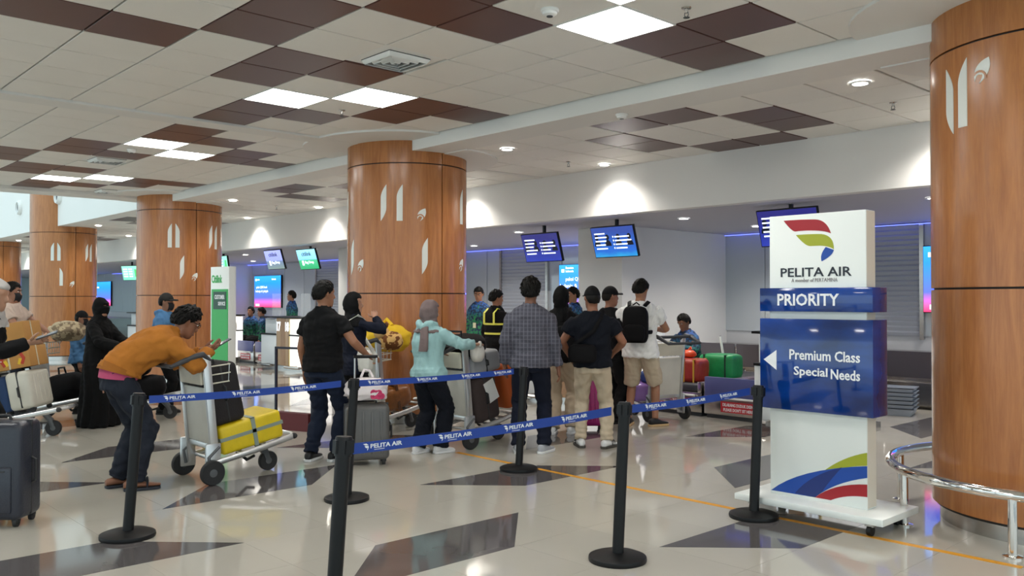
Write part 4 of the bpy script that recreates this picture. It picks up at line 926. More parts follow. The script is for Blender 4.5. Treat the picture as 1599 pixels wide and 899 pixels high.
def head_into(b, mb, ears=True):
    rings = []
    for z, hw, yf, yb in HEADR: rings.append([b.hpt(v) for v in ell(Vector((0, (yf+yb)/2, z)), Vector((1, 0, 0)), Vector((0, 1, 0)), hw, (yf-yb)/2, 20, 2.2)])
    mb.loft(rings)
    mb.tube([b.hpt((0, .078, .028)), b.hpt((0, .094, .0)), b.hpt((0, .103, -.02)), b.hpt((0, .088, -.034))], [.007, .011, .0155, .011], 10)
    mb.tube([b.hpt((-.05, .07, .036)), b.hpt((0, .083, .036)), b.hpt((.05, .07, .036))], .009, 8)
    mb.tube([b.hpt((-.02, .082, -.065)), b.hpt((0, .09, -.064)), b.hpt((.02, .082, -.065))], .009, 8)
    if ears:
        for sg in (-1, 1): mb.tube([b.hpt((sg*.072, -.006, -.032)), b.hpt((sg*.082, -.012, .0)), b.hpt((sg*.08, -.008, .026))], [.008, .017, .011], 8, flat=.55)
    mb.tube([b.N0-b.u14*.05, b.N0+(b.HC-b.N0)*.35, b.HC+b.HR @ Vector((0, -.028, -.03))], [.064, .054, .056] if b.sex == 'm' else [.054, .047, .05], 14)
def hand_into(b, q):
    sg = 1 if q == 'R' else -1; W = b.wr[q]; d, n, c = b.hd[q]; n = (n-d*n.dot(d)).normalized(); l = n.cross(d)*(-sg)   # l points to the thumb side
    l = d.cross(n)*sg if False else l
    mb = MB(); k = .93 if b.sex == 'f' else 1.
    mb.loft([ell(W+d*t, l, n, a, w, 12, 2.6) for t, a, w in ((-.03, .026, .021), (.0, .027, .02), (.03, .036*k, .018), (.065, .041*k, .016), (.09, .04*k, .013))])
    cr = math.radians(c)
    for off, L in ((.030, .072), (.0105, .08), (-.0095, .075), (-.0285, .058)):
        p = W+d*.082+l*off*k; pts = [p]; ang = cr*.5
        for f in (.45, .32, .23):
            v = d*math.cos(ang)+n*math.sin(ang)+l*off*.6; pts.append(pts[-1]+v.normalized()*L*f); ang += cr
        mb.tube(pts, [.0088*k, .0084*k, .0078*k, .006*k], 8)
    p = W+d*.022+l*.03; pts = [p]; ang = .75
    for f in (.035, .03, .024):
        v = d*math.cos(ang)+l*math.sin(ang)+n*.35; pts.append(pts[-1]+v.normalized()*f); ang -= .28
    mb.tube(pts, [.013, .011, .0095, .007], 8)
    return mb
def shell(b, fn, seg=30, rings=22, seed=1):
    """closed mesh round the head; fn(dir, ellipsoid point) -> radial factor"""
    V = []; F = []
    for k in range(rings+1):
        th = -PI/2+PI*k/rings
        for i in range(seg):
            a = 2*PI*i/seg; d = Vector((math.cos(th)*math.cos(a), math.cos(th)*math.sin(a), math.sin(th)))
            e = Vector((d.x*.077, d.y*.098-.008, d.z*.118)); V.append(b.hpt(fn(d, e)))
    for k in range(rings):
        for i in range(seg): F.append((k*seg+i, k*seg+(i+1) % seg, (k+1)*seg+(i+1) % seg, (k+1)*seg+i))
    F += [tuple(range(seg-1, -1, -1)), tuple(rings*seg+i for i in range(seg))]
    return MB().add(V, F)
HL = ([-.11, -.06, -.035, -.014, .008, .036, .058, .1], [-.066, -.056, -.024, .014, .0, .026, .05, .057])
def hair_fn(thick=.016, messy=.004, seed=0, up=0.):
    rs = np.random.RandomState(seed); ph = rs.rand(8)*6.28; dr = rs.randn(8, 3)*9
    def fn(d, e):
        zt = float(np.interp(e.y, *HL)); w = min(1, max(0, (e.z-zt)/.012+.4)); tk = min(1, max(.12, (e.z-zt)/.065))
        n = sum(math.sin(d.x*dr[j, 0]+d.y*dr[j, 1]+d.z*dr[j, 2]+ph[j]) for j in range(8))/8
        r = 1+w*((thick*tk+messy*n*2*tk+.003+up*max(0, d.z))/.1)-(1-w)*.2
        c = Vector((0, -.008, 0)); return c+(e-c)*r
    return fn
def tufts(b, mb, thick, n, seed, L=.03):
    rs = random.Random(seed); c = Vector((0, -.008, 0)); k = 0
    while k < n:
        d = Vector((rs.gauss(0, 1), rs.gauss(0, 1), rs.gauss(0, 1))).normalized(); e = Vector((d.x*.077, d.y*.098-.008, d.z*.118)); zt = float(np.interp(e.y, *HL))
        if e.z < zt+.012: continue
        k += 1; p = c+(e-c)*(1+thick*.75*min(1, max(.1, (e.z-zt)/.065))/.1); dn = Vector((d.x*.4+rs.gauss(0, .35), d.y*.5-.2+rs.gauss(0, .35), -.8)); dn = (dn-d*dn.dot(d)); dn = (dn.normalized()+d*.28).normalized()
        l = L*(.6+.8*rs.random())*min(1, max(.12, (e.z-zt)/.06)); q = p+dn*l*.55+d*.006; e2 = p+dn*l-d*.002
        mb.tube([b.hpt(p-dn*.006), b.hpt(q), b.hpt(e2)], [.0075, .006, .001], 4)
def hijab_fn(t=.022, slit=False):
    def fn(d, e):
        o = (abs(e.x) < .062 and e.y > .02 and (-.107 < e.z < .062)) if not slit else (abs(e.x) < .042 and e.y > .03 and .014 < e.z < .031)
        r = 1+t/.1 if not o else .8
        c = Vector((0, -.008, 0)); return c+(e-c)*r
    return fn
def cap_fn(d, e):
    w = 1 if e.z > .028+.1*min(0, e.y)*0 else 0
    c = Vector((0, -.008, 0)); return c+(e-c)*((1.14+.05*max(0, d.z)) if w else .8)
def fold(V, Nn, amp, joints, seed):
    rs = np.random.RandomState(seed); d = np.zeros(len(V))
    for j in range(5):
        k = rs.randn(3)*(20+11*j); k2 = rs.randn(3)*17; d += np.sin(V @ k+1.6*np.sin(V @ k2+rs.rand()*6)+rs.rand()*6)/(1+.6*j)
    d *= amp*.8
    if amp > .01:
        ph = np.arctan2(V[:, 0], V[:, 1]); d = d*.4+.016*np.sin(11*ph+2*np.sin(4*V[:, 2]))*np.clip((1.15-V[:, 2])/.8, 0, 1); joints = joints[:2]
    for c, ax, rad, a in joints:
        c = np.array(c); ax = np.array(ax); w = np.exp(-((V-c)**2).sum(1)/(rad*rad)); d += a*w*np.sin(((V-c) @ ax)*95+2.2*np.sin(V @ (rs.randn(3)*18))+rs.rand()*6)
    return V+Nn*d[:, None]
PEOPLE = {}
def person(key, label, pos, rz, H=1.68, sex='m', skin=(150, 104, 78), top=('tee', None), bottom=('trousers', None), shoes=('shoe', None, None), hair=('short', None), lean=0, twist=0, hipz=.9, py=0., head=(0, 0), hands={}, feet={}, det=1, belly=0., side=0., curl=0., face=False, mask=None, mirror=False):
    b = Body(H, sex, lean, twist, hipz, py, head, hands, feet, side, curl); k = b.k
    root = thing('person', label, 'person', (pos[0], pos[1], 0), rz); root.scale = (k, k, k); PEOPLE[key] = (root, b)
    vx = (.0085, .0105) if det else (.014, .016)
    sm = mat('skin_%d_%d_%d' % skin, srgb(*skin), .5, var=.05, vscale=14)
    long_ = top[0] in ('long', 'jacket', 'hoodie', 'abaya'); tm_ = top[1]; bm_ = bottom[1]
    # skin
    mb = MB(); b.torso(mb, .8, 1.475, 0, sc=.86); head_into(b, mb, hair[0] != 'hijab')
    for q in 'RL':
        b.arm(mb, q, 0, 2.05); b.leg(mb, q, 0, 2.0, sc=.8 if bottom[0] != 'shorts' else .95)
    extra = MB()
    for q in 'RL':
        h_ = hand_into(b, q); extra.add(h_.v, h_.f)
        if shoes[0] in ('slipper',):
            pass
    JOBS.append(('body', root, mb, sm, vx[0], 3, None, extra))
    elj = [(b.el[q], (b.wr[q]-b.sh[q]).normalized(), .11, .0035) for q in 'RL']; waist = b.at(.95)[0]
    # top
    if top[0] != 'none':
        mb = MB(); e = top[2] if len(top) > 2 else {'tee': .016, 'polo': .016, 'long': .016, 'jacket': .028, 'hoodie': .03, 'vest': .02, 'abaya': .03}[top[0]]
        hem = top[3] if len(top) > 3 else .84
        b.torso(mb, hem, 1.452, e, flare=.02, belly=belly)
        for q in 'RL': b.arm(mb, q, 0., 1.92 if long_ else .62, e*.75 if not long_ else e*.7, cuff=.014 if not long_ else (.004 if top[0] != 'abaya' else .03))
        c, r, f, u = b.at(1.45)
        if top[0] in ('long', 'polo', 'jacket'): mb.loft([ell(c+u*t, r, f, .07+g, .07+g, 20) for t, g in ((-.03, .012), (.0, .008), (.028, .004), (.034, -.004), (.0, -.008))])
        if top[0] == 'hoodie':
            mb.tube([c+r*.1+f*.03-u*.0, c+r*.1-f*.06+u*.012, c-f*.12-u*.03, c-r*.1-f*.06+u*.012, c-r*.1+f*.03], [.025, .035, .045, .035, .025], 12)
        if top[0] == 'abaya':
            mb.loft([ell(Vector((0, py, z)), Vector((1, 0, 0)), Vector((0, 1, 0)), rx, ry, 24) for z, rx, ry in ((.015, .27, .25), (.3, .25, .22), (.6, .235, .2), (.9, .215, .17), (1.1, .2, .15), (1.3, .2, .14))])
        JOBS.append(({'abaya': 'robe', 'jacket': 'jacket', 'hoodie': 'hoodie', 'vest': 'shirt'}.get(top[0], 'shirt'), root, mb, tm_, vx[1], 4, (.0075 if top[0] != 'abaya' else .012, elj+[(b.at(.93)[0], (0, 0, 1), .22, .004)], hash(key) % 999 if False else len(JOBS)), None))
    # bottom
    if bottom[0] != 'none':
        mb = MB(); b.torso(mb, .80, bottom[3] if len(bottom) > 3 else .945, .006)
        for q in 'RL':
            J = b.hip[q]; t1 = {'shorts': .97, 'trousers': 2.02, 'wide': 2.04}[bottom[0]]
            b.leg(mb, q, 0, t1, .014 if bottom[0] != 'wide' else .02, wide={'shorts': .055, 'trousers': .018, 'wide': .034}[bottom[0]])
        jn = [(b.kn[q], (0, 0, 1), .12, .004) for q in 'RL']+[(b.an[q]+Vector((0, 0, .06)), (0, 0, 1), .12, .006) for q in 'RL']+[(b.hip[q], (.3, .5, .8), .13, .003) for q in 'RL']
        JOBS.append(('shorts' if bottom[0] == 'shorts' else 'trousers', root, mb, bm_, vx[1], 4, (.006, jn, len(JOBS)), None))
    # shoes
    for q in 'RL':
        A = b.an[q]; M = Matrix.Translation((A.x, A.y, 0)) @ Matrix.Rotation(math.radians(b.fy[q]), 4, 'Z')
        prof = [(-.085, .022, .075), (-.07, .036, .09), (-.02, .04, .1), (.03, .043, .088), (.08, .049, .066), (.13, .05, .055), (.165, .042, .046), (.185, .022, .034)]
        if shoes[0] == 'slipper':
            MB().loft([[M @ Vector((x*w*1.05, y, z)) for x, z in ((-1, .0), (1, .0), (1.05, .022), (-1.05, .022))] for y, w, h in prof]).build('slipper_sole', shoes[1], root, bevel=.004)
            o = MB(); o.tube([M @ Vector(p) for p in ((-.052, .08, .02), (-.04, .085, .06), (0, .09, .072), (.04, .085, .06), (.052, .08, .02))], [.02, .03, .032, .03, .02], 8, flat=.3, up=(0, 1, 0)); o.build('slipper_strap', shoes[1], root, smooth=True)
            f = MB(); f.loft([[M @ Vector((w*.85*math.cos(a), y, .022+max(.02, h*.75-.012)*(.5+.5*math.sin(a)))) for a in np.linspace(0, 2*PI, 12, False)] for y, w, h in prof]); f.build('foot', sm, root, smooth=True)
            continue
        up = MB(); up.loft([[M @ Vector((w*math.copysign(abs(math.cos(a))**.8, math.cos(a)), y, .016+(h-.016)*(.5+.5*math.sin(a)))) for a in np.linspace(0, 2*PI, 14, False)] for y, w, h in prof])
        sh = up.build('shoe', shoes[1], root, smooth=True, angle=70)
        so = MB(); so.loft([[M @ Vector((x*w*1.1, y, z)) for x, z in ((-1, .0), (1, .0), (1.04, .026), (-1.04, .026))] for y, w, h in [(p[0]-(.006 if p[0] < 0 else -.006), p[1], p[2]) for p in prof]]); so.build('sole', shoes[2] or shoes[1], sh, bevel=.005)
        if len(shoes) > 3:
            for yy in (.02, .05, .08): MB().tube([M @ Vector((x, yy+.02*abs(x)/.045, z)) for x, z in ((-.047, .03), (-.044, .055), (-.03, .078))], .005, 6).build('shoe_stripe', shoes[3], sh); MB().tube([M @ Vector((x, yy+.02*abs(x)/.045, z)) for x, z in ((.047, .03), (.044, .055), (.03, .078))], .005, 6).build('shoe_stripe', shoes[3], sh)
    # hair, headwear
    hk, hm = hair[0], hair[1]; sd = len(JOBS)
    if hk in ('short', 'messy', 'long', 'bun'):
        o = shell(b, hair_fn(*{'short': (.018, .006, sd, .003), 'messy': (.024, .012, sd, .004), 'long': (.02, .003, sd), 'bun': (.016, .003, sd)}[hk]), 44, 32); tufts(b, o, .02 if hk == 'messy' else .014, 420 if det else 120, sd, .04 if hk == 'messy' else .026); o.build('hair', hm, root, smooth=True, angle=80)
        if hk == 'long':
            o = MB(); o.loft([ell(b.hpt((0, y, z)), b.HR @ Vector((1, 0, 0)), b.HR @ Vector((0, 1, 0)), rx, ry, 18) for y, z, rx, ry in ((-.05, .05, .08, .06), (-.06, -.06, .088, .055), (-.075, -.16, .085, .045), (-.085, -.26, .075, .04), (-.08, -.34, .05, .025))]); o.build('hair_length', hm, root, smooth=True, angle=80)
    elif hk == 'cap':
        o = shell(b, hair_fn(.01, .003, sd), 32, 22); o.build('hair', M_hair, root, smooth=True, angle=80)
        cp = shell(b, cap_fn, 32, 26).build('cap', hm, root, smooth=True, angle=80)
        br = MB(); br.loft([[b.hpt((x*w, y, z)) for x, z in ((-1, .03), (-.5, .043), (0, .048), (.5, .043), (1, .03), (1, .036), (.5, .05), (0, .055), (-.5, .05), (-1, .036))] for y, w, z in ((.06, .068, 0), (.11, .066, 0), (.145, .05, 0), (.16, .025, 0))]); br.build('brim', hm, cp, smooth=True)
    elif hk in ('hijab', 'niqab'):
        mb = shell(b, hijab_fn(.024, hk == 'niqab'), 36, 28)
        cN, r, f, u = b.at(1.44); c3, r3, f3, u3 = b.at(hair[2] if len(hair) > 2 else 1.30); hx = b.HR @ Vector((1, 0, 0)); hy = b.HR @ Vector((0, 1, 0)); w2 = .21 if b.sex == 'm' else .188
        mb.loft([ell(b.hpt((0, -.012, -.06)), hx, hy, .078, .088, 22), ell(b.hpt((0, -.008, -.12)), hx, hy, .086, .09, 22), ell(cN+f*.005, r, f, .115, .098, 22), ell(b.at(1.39)[0], r, f, w2*.92, .125, 22), ell(b.at(1.35)[0], r3, f3, w2, .14, 22), ell(c3, r3, f3, w2, .15, 22)])
        JOBS.append(('headscarf', root, mb, hm, vx[1], 4, (.005, [(cN, (0, 0, 1), .14, .006)], sd), None))
    if face:
        E = MB(); Ir = MB(); Br = MB(); Lp = MB()
        for sg in (-1, 1):
            E.ball(b.hpt((sg*.031, .079, .02)), (.011, .011, .006), 10, 8); Ir.ball(b.hpt((sg*.031, .085, .02)), .0065, 8, 6)
            Br.tube([b.hpt((sg*.014, .091, .038)), b.hpt((sg*.032, .088, .043)), b.hpt((sg*.05, .078, .038))], .0045, 6)
        Lp.tube([b.hpt((-.022, .086, -.064)), b.hpt((0, .0975, -.062)), b.hpt((.022, .086, -.064))], [.003, .006, .003], 8)
        E.build('eyes', mat('eye_white', srgb(230, 226, 220), .3), root, smooth=True); Ir.build('irises', mat('eye_dark', (.015, .01, .008), .2), root, smooth=True); Br.build('eyebrows', M_hair, root, smooth=True); Lp.build('lips', mat('lips', srgb(140, 76, 70), .5), root, smooth=True)
    if mask:
        o = MB(); o.loft([[b.hpt((x*w, y-abs(x)**2*.05, z)) for x in (-1, -.7, -.35, 0, .35, .7, 1)] for z, y, w in ((.005, .092, .062), (-.02, .112, .066), (-.05, .114, .064), (-.085, .106, .055), (-.11, .09, .04))], cap=False, closed=False)
        o2 = o.build('face_mask', mask, root, smooth=True); md = o2.modifiers.new('s', 'SOLIDIFY'); md.thickness = .004
    return root, b
def band(key, h0, h1, m, e=.032, name='reflective_band'):
    root, b = PEOPLE[key]; mb = MB(); b.torso(mb, h0, h1, e); return mb.build(name, m, root, smooth=True, angle=50)
def finish_people():
    tmp = []
    for n, root, mb, m, vs, it, fd, extra in JOBS:
        me = bpy.data.meshes.new('raw'); me.from_pydata(mb.v, [], mb.f); bm = bmesh.new(); bm.from_mesh(me); bmesh.ops.recalc_face_normals(bm, faces=bm.faces); bm.to_mesh(me); bm.free()
        o = bpy.data.objects.new('raw', me); COL.objects.link(o); r = o.modifiers.new('r', 'REMESH'); r.mode = 'VOXEL'; r.voxel_size = vs; s_ = o.modifiers.new('s', 'SMOOTH'); s_.iterations = it; s_.factor = .5; tmp.append(o)
    dg = bpy.context.evaluated_depsgraph_get(); out = [bpy.data.meshes.new_from_object(o.evaluated_get(dg)) for o in tmp]
    for o in tmp: me = o.data; bpy.data.objects.remove(o); bpy.data.meshes.remove(me)
    for (n, root, mb, m, vs, it, fd, extra), me in zip(JOBS, out):
        if fd:
            N = len(me.vertices); V = np.empty(N*3); me.vertices.foreach_get('co', V); Nn = np.empty(N*3); me.vertices.foreach_get('normal', Nn)
            V = fold(V.reshape(-1, 3), Nn.reshape(-1, 3), *fd); me.vertices.foreach_set('co', V.ravel())
        if extra:
            bm = bmesh.new(); bm.from_mesh(me); em = extra.mesh('e'); bm.from_mesh(em); bm.to_mesh(me); bm.free(); bpy.data.meshes.remove(em)
        me.name = n; me.materials.clear(); me.materials.append(m); me.polygons.foreach_set('use_smooth', [True]*len(me.polygons)); me.update(); link(n, me, root)
# cloth materials
def cloth(name, rgb, rough=.85, var=.08, bump=.45, bscale=26): return mat(name, srgb(*rgb), rough, var=var, vscale=6, bump=bump, bscale=bscale, spec=.25)
M_hair = mat('black_hair', (.007, .006, .005), .55, spec=.18)
def plaid(name, base, l1, sc=34):
    m = bpy.data.materials.new(name); m.use_nodes = True; nt = m.node_tree; b = nt.nodes['Principled BSDF']; L = nt.links; MATS[name] = m
    tc = nt.nodes.new('ShaderNodeTexCoord'); acc = None
    for ax, s_ in (('X', sc), ('Z', sc), ('X', sc*2.7), ('Z', sc*2.7)):
        w = nt.nodes.new('ShaderNodeTexWave'); w.bands_direction = ax; w.inputs['Scale'].default_value = s_/6.2832*2; w.inputs['Distortion'].default_value = .3; L.new(tc.outputs['Object'], w.inputs['Vector'])
        p = nt.nodes.new('ShaderNodeMath'); p.operation = 'POWER'; p.inputs[1].default_value = 7; L.new(w.outputs['Fac'], p.inputs[0])
        if acc is None: acc = p
        else: a = nt.nodes.new('ShaderNodeMath'); a.operation = 'MULTIPLY_ADD'; a.inputs[1].default_value = .6; L.new(p.outputs[0], a.inputs[0]); L.new(acc.outputs[0], a.inputs[2]); acc = a
    r = nt.nodes.new('ShaderNodeValToRGB'); r.color_ramp.elements[0].color = (*base, 1); r.color_ramp.elements[1].color = (*l1, 1); L.new(acc.outputs[0], r.inputs[0]); L.new(r.outputs[0], b.inputs['Base Color']); b.inputs['Roughness'].default_value = .85; return m
def batik(name):
    m = bpy.data.materials.new(name); m.use_nodes = True; nt = m.node_tree; b = nt.nodes['Principled BSDF']; L = nt.links; MATS[name] = m
    tc = nt.nodes.new('ShaderNodeTexCoord'); sp = nt.nodes.new('ShaderNodeSeparateXYZ'); L.new(tc.outputs['Generated'], sp.inputs[0])
    n = nt.nodes.new('ShaderNodeTexNoise'); n.inputs['Scale'].default_value = 9; L.new(tc.outputs['Object'], n.inputs['Vector'])
    a = nt.nodes.new('ShaderNodeMath'); a.operation = 'MULTIPLY_ADD'; a.inputs[1].default_value = .5; L.new(n.outputs['Fac'], a.inputs[0]); L.new(sp.outputs[2], a.inputs[2])
    mr = nt.nodes.new('ShaderNodeMapRange'); mr.inputs[1].default_value = .7; mr.inputs[2].default_value = 1.15; L.new(a.outputs[0], mr.inputs[0])
    r = nt.nodes.new('ShaderNodeValToRGB'); r.color_ramp.elements[0].color = (*srgb(30, 116, 76), 1); r.color_ramp.elements[1].color = (*srgb(36, 82, 152), 1); L.new(mr.outputs[0], r.inputs[0])
    v = nt.nodes.new('ShaderNodeTexVoronoi'); v.inputs['Scale'].default_value = 26; L.new(tc.outputs['Object'], v.inputs['Vector'])
    mx = nt.nodes.new('ShaderNodeMixRGB'); mx.blend_type = 'MIX'; mx.inputs[2].default_value = (*srgb(18, 40, 70), 1); cr = nt.nodes.new('ShaderNodeMath'); cr.operation = 'GREATER_THAN'; cr.inputs[1].default_value = .56; L.new(v.outputs['Distance'], cr.inputs[0]); L.new(cr.outputs[0], mx.inputs[0]); L.new(r.outputs[0], mx.inputs[1]); L.new(mx.outputs[0], b.inputs['Base Color']); b.inputs['Roughness'].default_value = .7; return m
M_plaid = plaid('plaid_slate', srgb(56, 56, 68), srgb(104, 103, 114), 26); M_batik = batik('batik_blue_green')
C_black = cloth('cloth_black', (13, 13, 15)); C_jet = cloth('cloth_jet', (6, 6, 7), bump=.25, bscale=30); C_navy = cloth('cloth_navy', (17, 22, 38)); C_dnavy = cloth('cloth_dark_navy', (12, 16, 26)); C_mustard = cloth('cloth_mustard', (172, 108, 40)); C_pink = cloth('cloth_pink', (184, 78, 112)); C_slate = cloth('cloth_slate', (36, 40, 50))
C_jean = cloth('denim_dark', (26, 34, 52)); C_jean2 = cloth('denim_blue', (40, 58, 84)); C_beige = cloth('cloth_beige', (188, 170, 146)); C_beige2 = cloth('cloth_sand', (198, 182, 158)); C_teal = cloth('cloth_mint', (158, 196, 196)); C_taupe = cloth('cloth_taupe', (122, 106, 104)); C_white = cloth('cloth_white', (240, 240, 238)); C_denimj = cloth('denim_light', (74, 116, 156)); C_skinsh = cloth('cloth_pale_tan', (196, 176, 162)); C_greyh = cloth('cloth_grey', (176, 172, 168)); C_wht = cloth('cloth_wool_white', (214, 214, 216))
S_white = mat('shoe_white', srgb(226, 226, 226), .5); S_black = mat('shoe_black', srgb(20, 20, 22), .5); S_grey = mat('shoe_grey', srgb(168, 170, 176), .6); S_gum = mat('sole_gum', srgb(206, 172, 126), .6); S_dk = mat('sole_dark', srgb(70, 66, 60), .6); S_slip = mat('slipper_dark', srgb(40, 44, 54), .6)
M_mask = mat('mask_black', srgb(22, 22, 26), .8); M_hiviz = mat('reflective_yellow', srgb(224, 222, 90), .5, emit=.05)
down = lambda sg, x=.0, y=.05, z=.0: None
# --- front rank
person('mustard', 'bent man in mustard jacket leaning on a trolley, looking at his phone', (-7.12, 2.40), -6, 1.70, 'm', (140, 94, 70), ('jacket', C_mustard, .03, .93), ('trousers', C_slate), ('slipper', S_slip), ('messy', M_hair), lean=60, hipz=.895, py=-.02, head=(0, 30), curl=4,
       hands={'R': dict(p=(.10, .66, 1.08), e=(.8, -.2, -1), d=(-.35, .75, .25), n=(-.5, -.1, .7), c=32), 'L': dict(p=(-.12, .68, 1.07), e=(-.8, -.2, -1), d=(.35, .75, .2), n=(.4, -.2, .7), c=32)}, feet={'R': (.1, .09, -6), 'L': (-.11, .0, 8)}, face=True)
person('blackpolo', 'man in black polo and jeans, back turned, holding a suitcase handle', (-7.1, 4.2), 24, 1.655, 'm', (158, 108, 80), ('polo', C_black, .02, .86), ('trousers', C_jean), ('shoe', S_black, S_white), ('short', M_hair), head=(-28, 4), belly=.02, hands={'R': dict(p=(.36, .22, 1.0), e=(.6, -.8, -.3), d=(.5, .8, -.2), n=(0, 0, -1), c=35)}, feet={'R': (.11, .06, -12), 'L': (-.11, -.03, 10)})
person('navywoman', 'woman in navy with black headscarf, hand raised to her face', (-7.86, 5.0), 2, 1.55, 'f', (176, 130, 104), ('long', C_navy, .022, .78), ('trousers', C_black), ('shoe', S_black, None), ('hijab', C_jet, 1.33), head=(-26, 0), hands={'R': dict(p=(.14, .22, 1.43), e=(1, .1, -.6), d=(-.5, .3, .6), n=(-.4, .3, -.2), c=40)})
person('teal', 'woman in mint hoodie and taupe headscarf with one hand on a bag', (-6.74, 5.16), 12, 1.475, 'f', (176, 132, 106), ('hoodie', C_teal, .035, .86), ('wide', C_dnavy), ('shoe', S_white, S_white), ('hijab', C_taupe, 1.37), head=(-18, 8), hands={'R': dict(p=(.30, .43, 1.21), e=(.8, -.6, -.5), d=(.15, .9, .05), n=(0, .1, -1), c=14), 'L': dict(p=(-.16, .36, 1.1), e=(-.7, -.6, -.5), d=(.1, .9, 0), n=(0, 0, -1), c=30)}, feet={'R': (.09, .1, -14), 'L': (-.1, -.06, 4)})
person('plaid', 'man in grey plaid shirt standing with his back to us', (-6.08, 5.9), 42, 1.69, 'm', (132, 88, 66), ('long', M_plaid, .026, .84), ('trousers', C_navy), ('shoe', S_grey, S_white), ('messy', M_hair), hands={'R': dict(p=(.27, .03, .84), e=(.4, -1, -.1), c=22), 'L': dict(p=(-.26, .06, .86), e=(-.4, -1, -.1), c=22)}, feet={'R': (.13, .02, -22), 'L': (-.12, .0, 6)})
person('blackhijab', 'woman in black headscarf and beige cargo trousers carrying a black shoulder bag', (-6.72, 7.0), 34, 1.63, 'f', (170, 124, 98), ('long', C_black, .03, .84), ('wide', C_beige), ('shoe', S_white, S_white), ('hijab', C_jet, 1.30), hands={'R': dict(p=(.24, .1, .92), e=(.5, -1, -.1), c=30)}, feet={'R': (.12, .04, -16), 'L': (-.1, -.02, 6)})
person('navycap', 'man in dark navy shirt, black cap and beige trousers, back turned', (-5.86, 6.56), 40, 1.615, 'm', (150, 100, 74), ('tee', C_dnavy, .028, .86), ('trousers', C_beige2), ('shoe', S_white, S_dk, S_black), ('cap', C_black), head=(24, 2), belly=.03, hands={'R': dict(p=(.22, .2, 1.0), e=(1, -.8, -.3), c=25), 'L': dict(p=(-.24, .14, .95), e=(-1, -.8, -.2), c=25)}, feet={'R': (.15, .02, -28), 'L': (-.13, .06, 14)})
person('backpacker', 'man in white shirt and sand shorts wearing a black backpack', (-6.5, 8.12), 26, 1.725, 'm', (160, 112, 84), ('tee', C_white, .034, .80), ('shorts', C_beige2), ('shoe', S_black, S_gum), ('short', M_hair), head=(-14, 16), hands={'R': dict(p=(.12, .30, 1.12), e=(1, -.7, -.4), c=35), 'L': dict(p=(-.2, .28, 1.08), e=(-1, -.7, -.4), c=30)}, feet={'R': (.17, .03, -38), 'L': (-.14, .0, 8)})
person('blackcap', 'man in black cap and dark shirt, mostly hidden by the backpacker', (-6.91, 8.04), -8, 1.64, 'm', (150, 102, 78), ('tee', C_black), ('trousers', C_black), ('shoe', S_black, None), ('cap', C_black), head=(-18, 2), det=0, face=True)
# --- staff and far people
CAMF = 200
person('staffleft', 'counter clerk in blue-green batik with green lanyard beside the wood column', (-11.55, 9.95), 196, 1.70, 'm', (158, 110, 82), ('long', M_batik), ('trousers', C_black), ('shoe', S_black, None), ('short', M_hair), head=(22, 16), det=0, face=True)
person('vest', 'airport worker in black vest with yellow reflective bands', (-9.72, 8.7), 2, 1.62, 'm', (156, 108, 82), ('long', C_black, .02), ('trousers', C_black), ('shoe', S_black, None), ('messy', M_hair), head=(-28, 8), det=0, face=True, hands={'R': dict(p=(.2, .26, 1.0), e=(.8, -.7, -.5))})
person('staffmid', 'counter clerk in batik in front of the blue screen, looking left', (-9.42, 10.1), 158, 1.675, 'm', (166, 118, 90), ('long', M_batik), ('trousers', C_black), ('shoe', S_black, None), ('short', M_hair), head=(4, 8), det=0, face=True, hands={'R': dict(p=(.2, .3, 1.1), e=(.8, -.7, -.5)), 'L': dict(p=(-.2, .3, 1.1), e=(-.8, -.7, -.5))})
SEAT = dict(hipz=.52, feet={'R': (.12, .4, -5), 'L': (-.12, .38, 5)})
person('staffseat', 'seated clerk in batik behind the green bag, looking down', (-7.6, 10.7), 170, 1.66, 'm', (150, 102, 78), ('long', M_batik), ('trousers', C_black), ('shoe', S_black, None), ('short', M_hair), lean=14, head=(4, 26), det=1, face=True, hands={'R': dict(p=(.1, .36, .84), e=(1, -.5, -.5), d=(-.6, .6, 0), n=(0, 0, -1)), 'L': dict(p=(-.12, .36, .84), e=(-1, -.5, -.5), d=(.6, .6, 0), n=(0, 0, -1))}, **SEAT)
person('farwoman', 'woman in black with long hair, white shoulder bag and yellow carrier bag', (-18.55, 8.42), 112, 1.58, 'f', (176, 130, 104), ('tee', C_black, .022), ('wide', C_jean2), ('shoe', S_black, None), ('long', M_hair), det=0, head=(4, 4), hands={'L': dict(p=(-.14, .24, 1.0), e=(-.8, -1, -.3))})
person('farstaff', 'clerk in batik standing behind the far white counter', (-19.2, 10.5), 140, 1.69, 'm', (156, 108, 84), ('long', M_batik), ('trousers', C_black), ('shoe', S_black, None), ('short', M_hair), det=0, face=True)
person('farseat1', 'seated clerk in blue shirt at the far counter, facing us', (-21.3, 10.5), 206, 1.66, 'm', (156, 108, 84), ('long', M_batik), ('trousers', C_black), ('shoe', S_black, None), ('short', M_hair), det=0, face=True, lean=6, **SEAT)
person('farseat2', 'seated clerk at the far counter, seen from the side', (-20.35, 10.4), 140, 1.66, 'm', (156, 108, 84), ('long', M_batik), ('trousers', C_black), ('shoe', S_black, None), ('short', M_hair), det=0, face=True, lean=10, head=(0, 10), **SEAT)
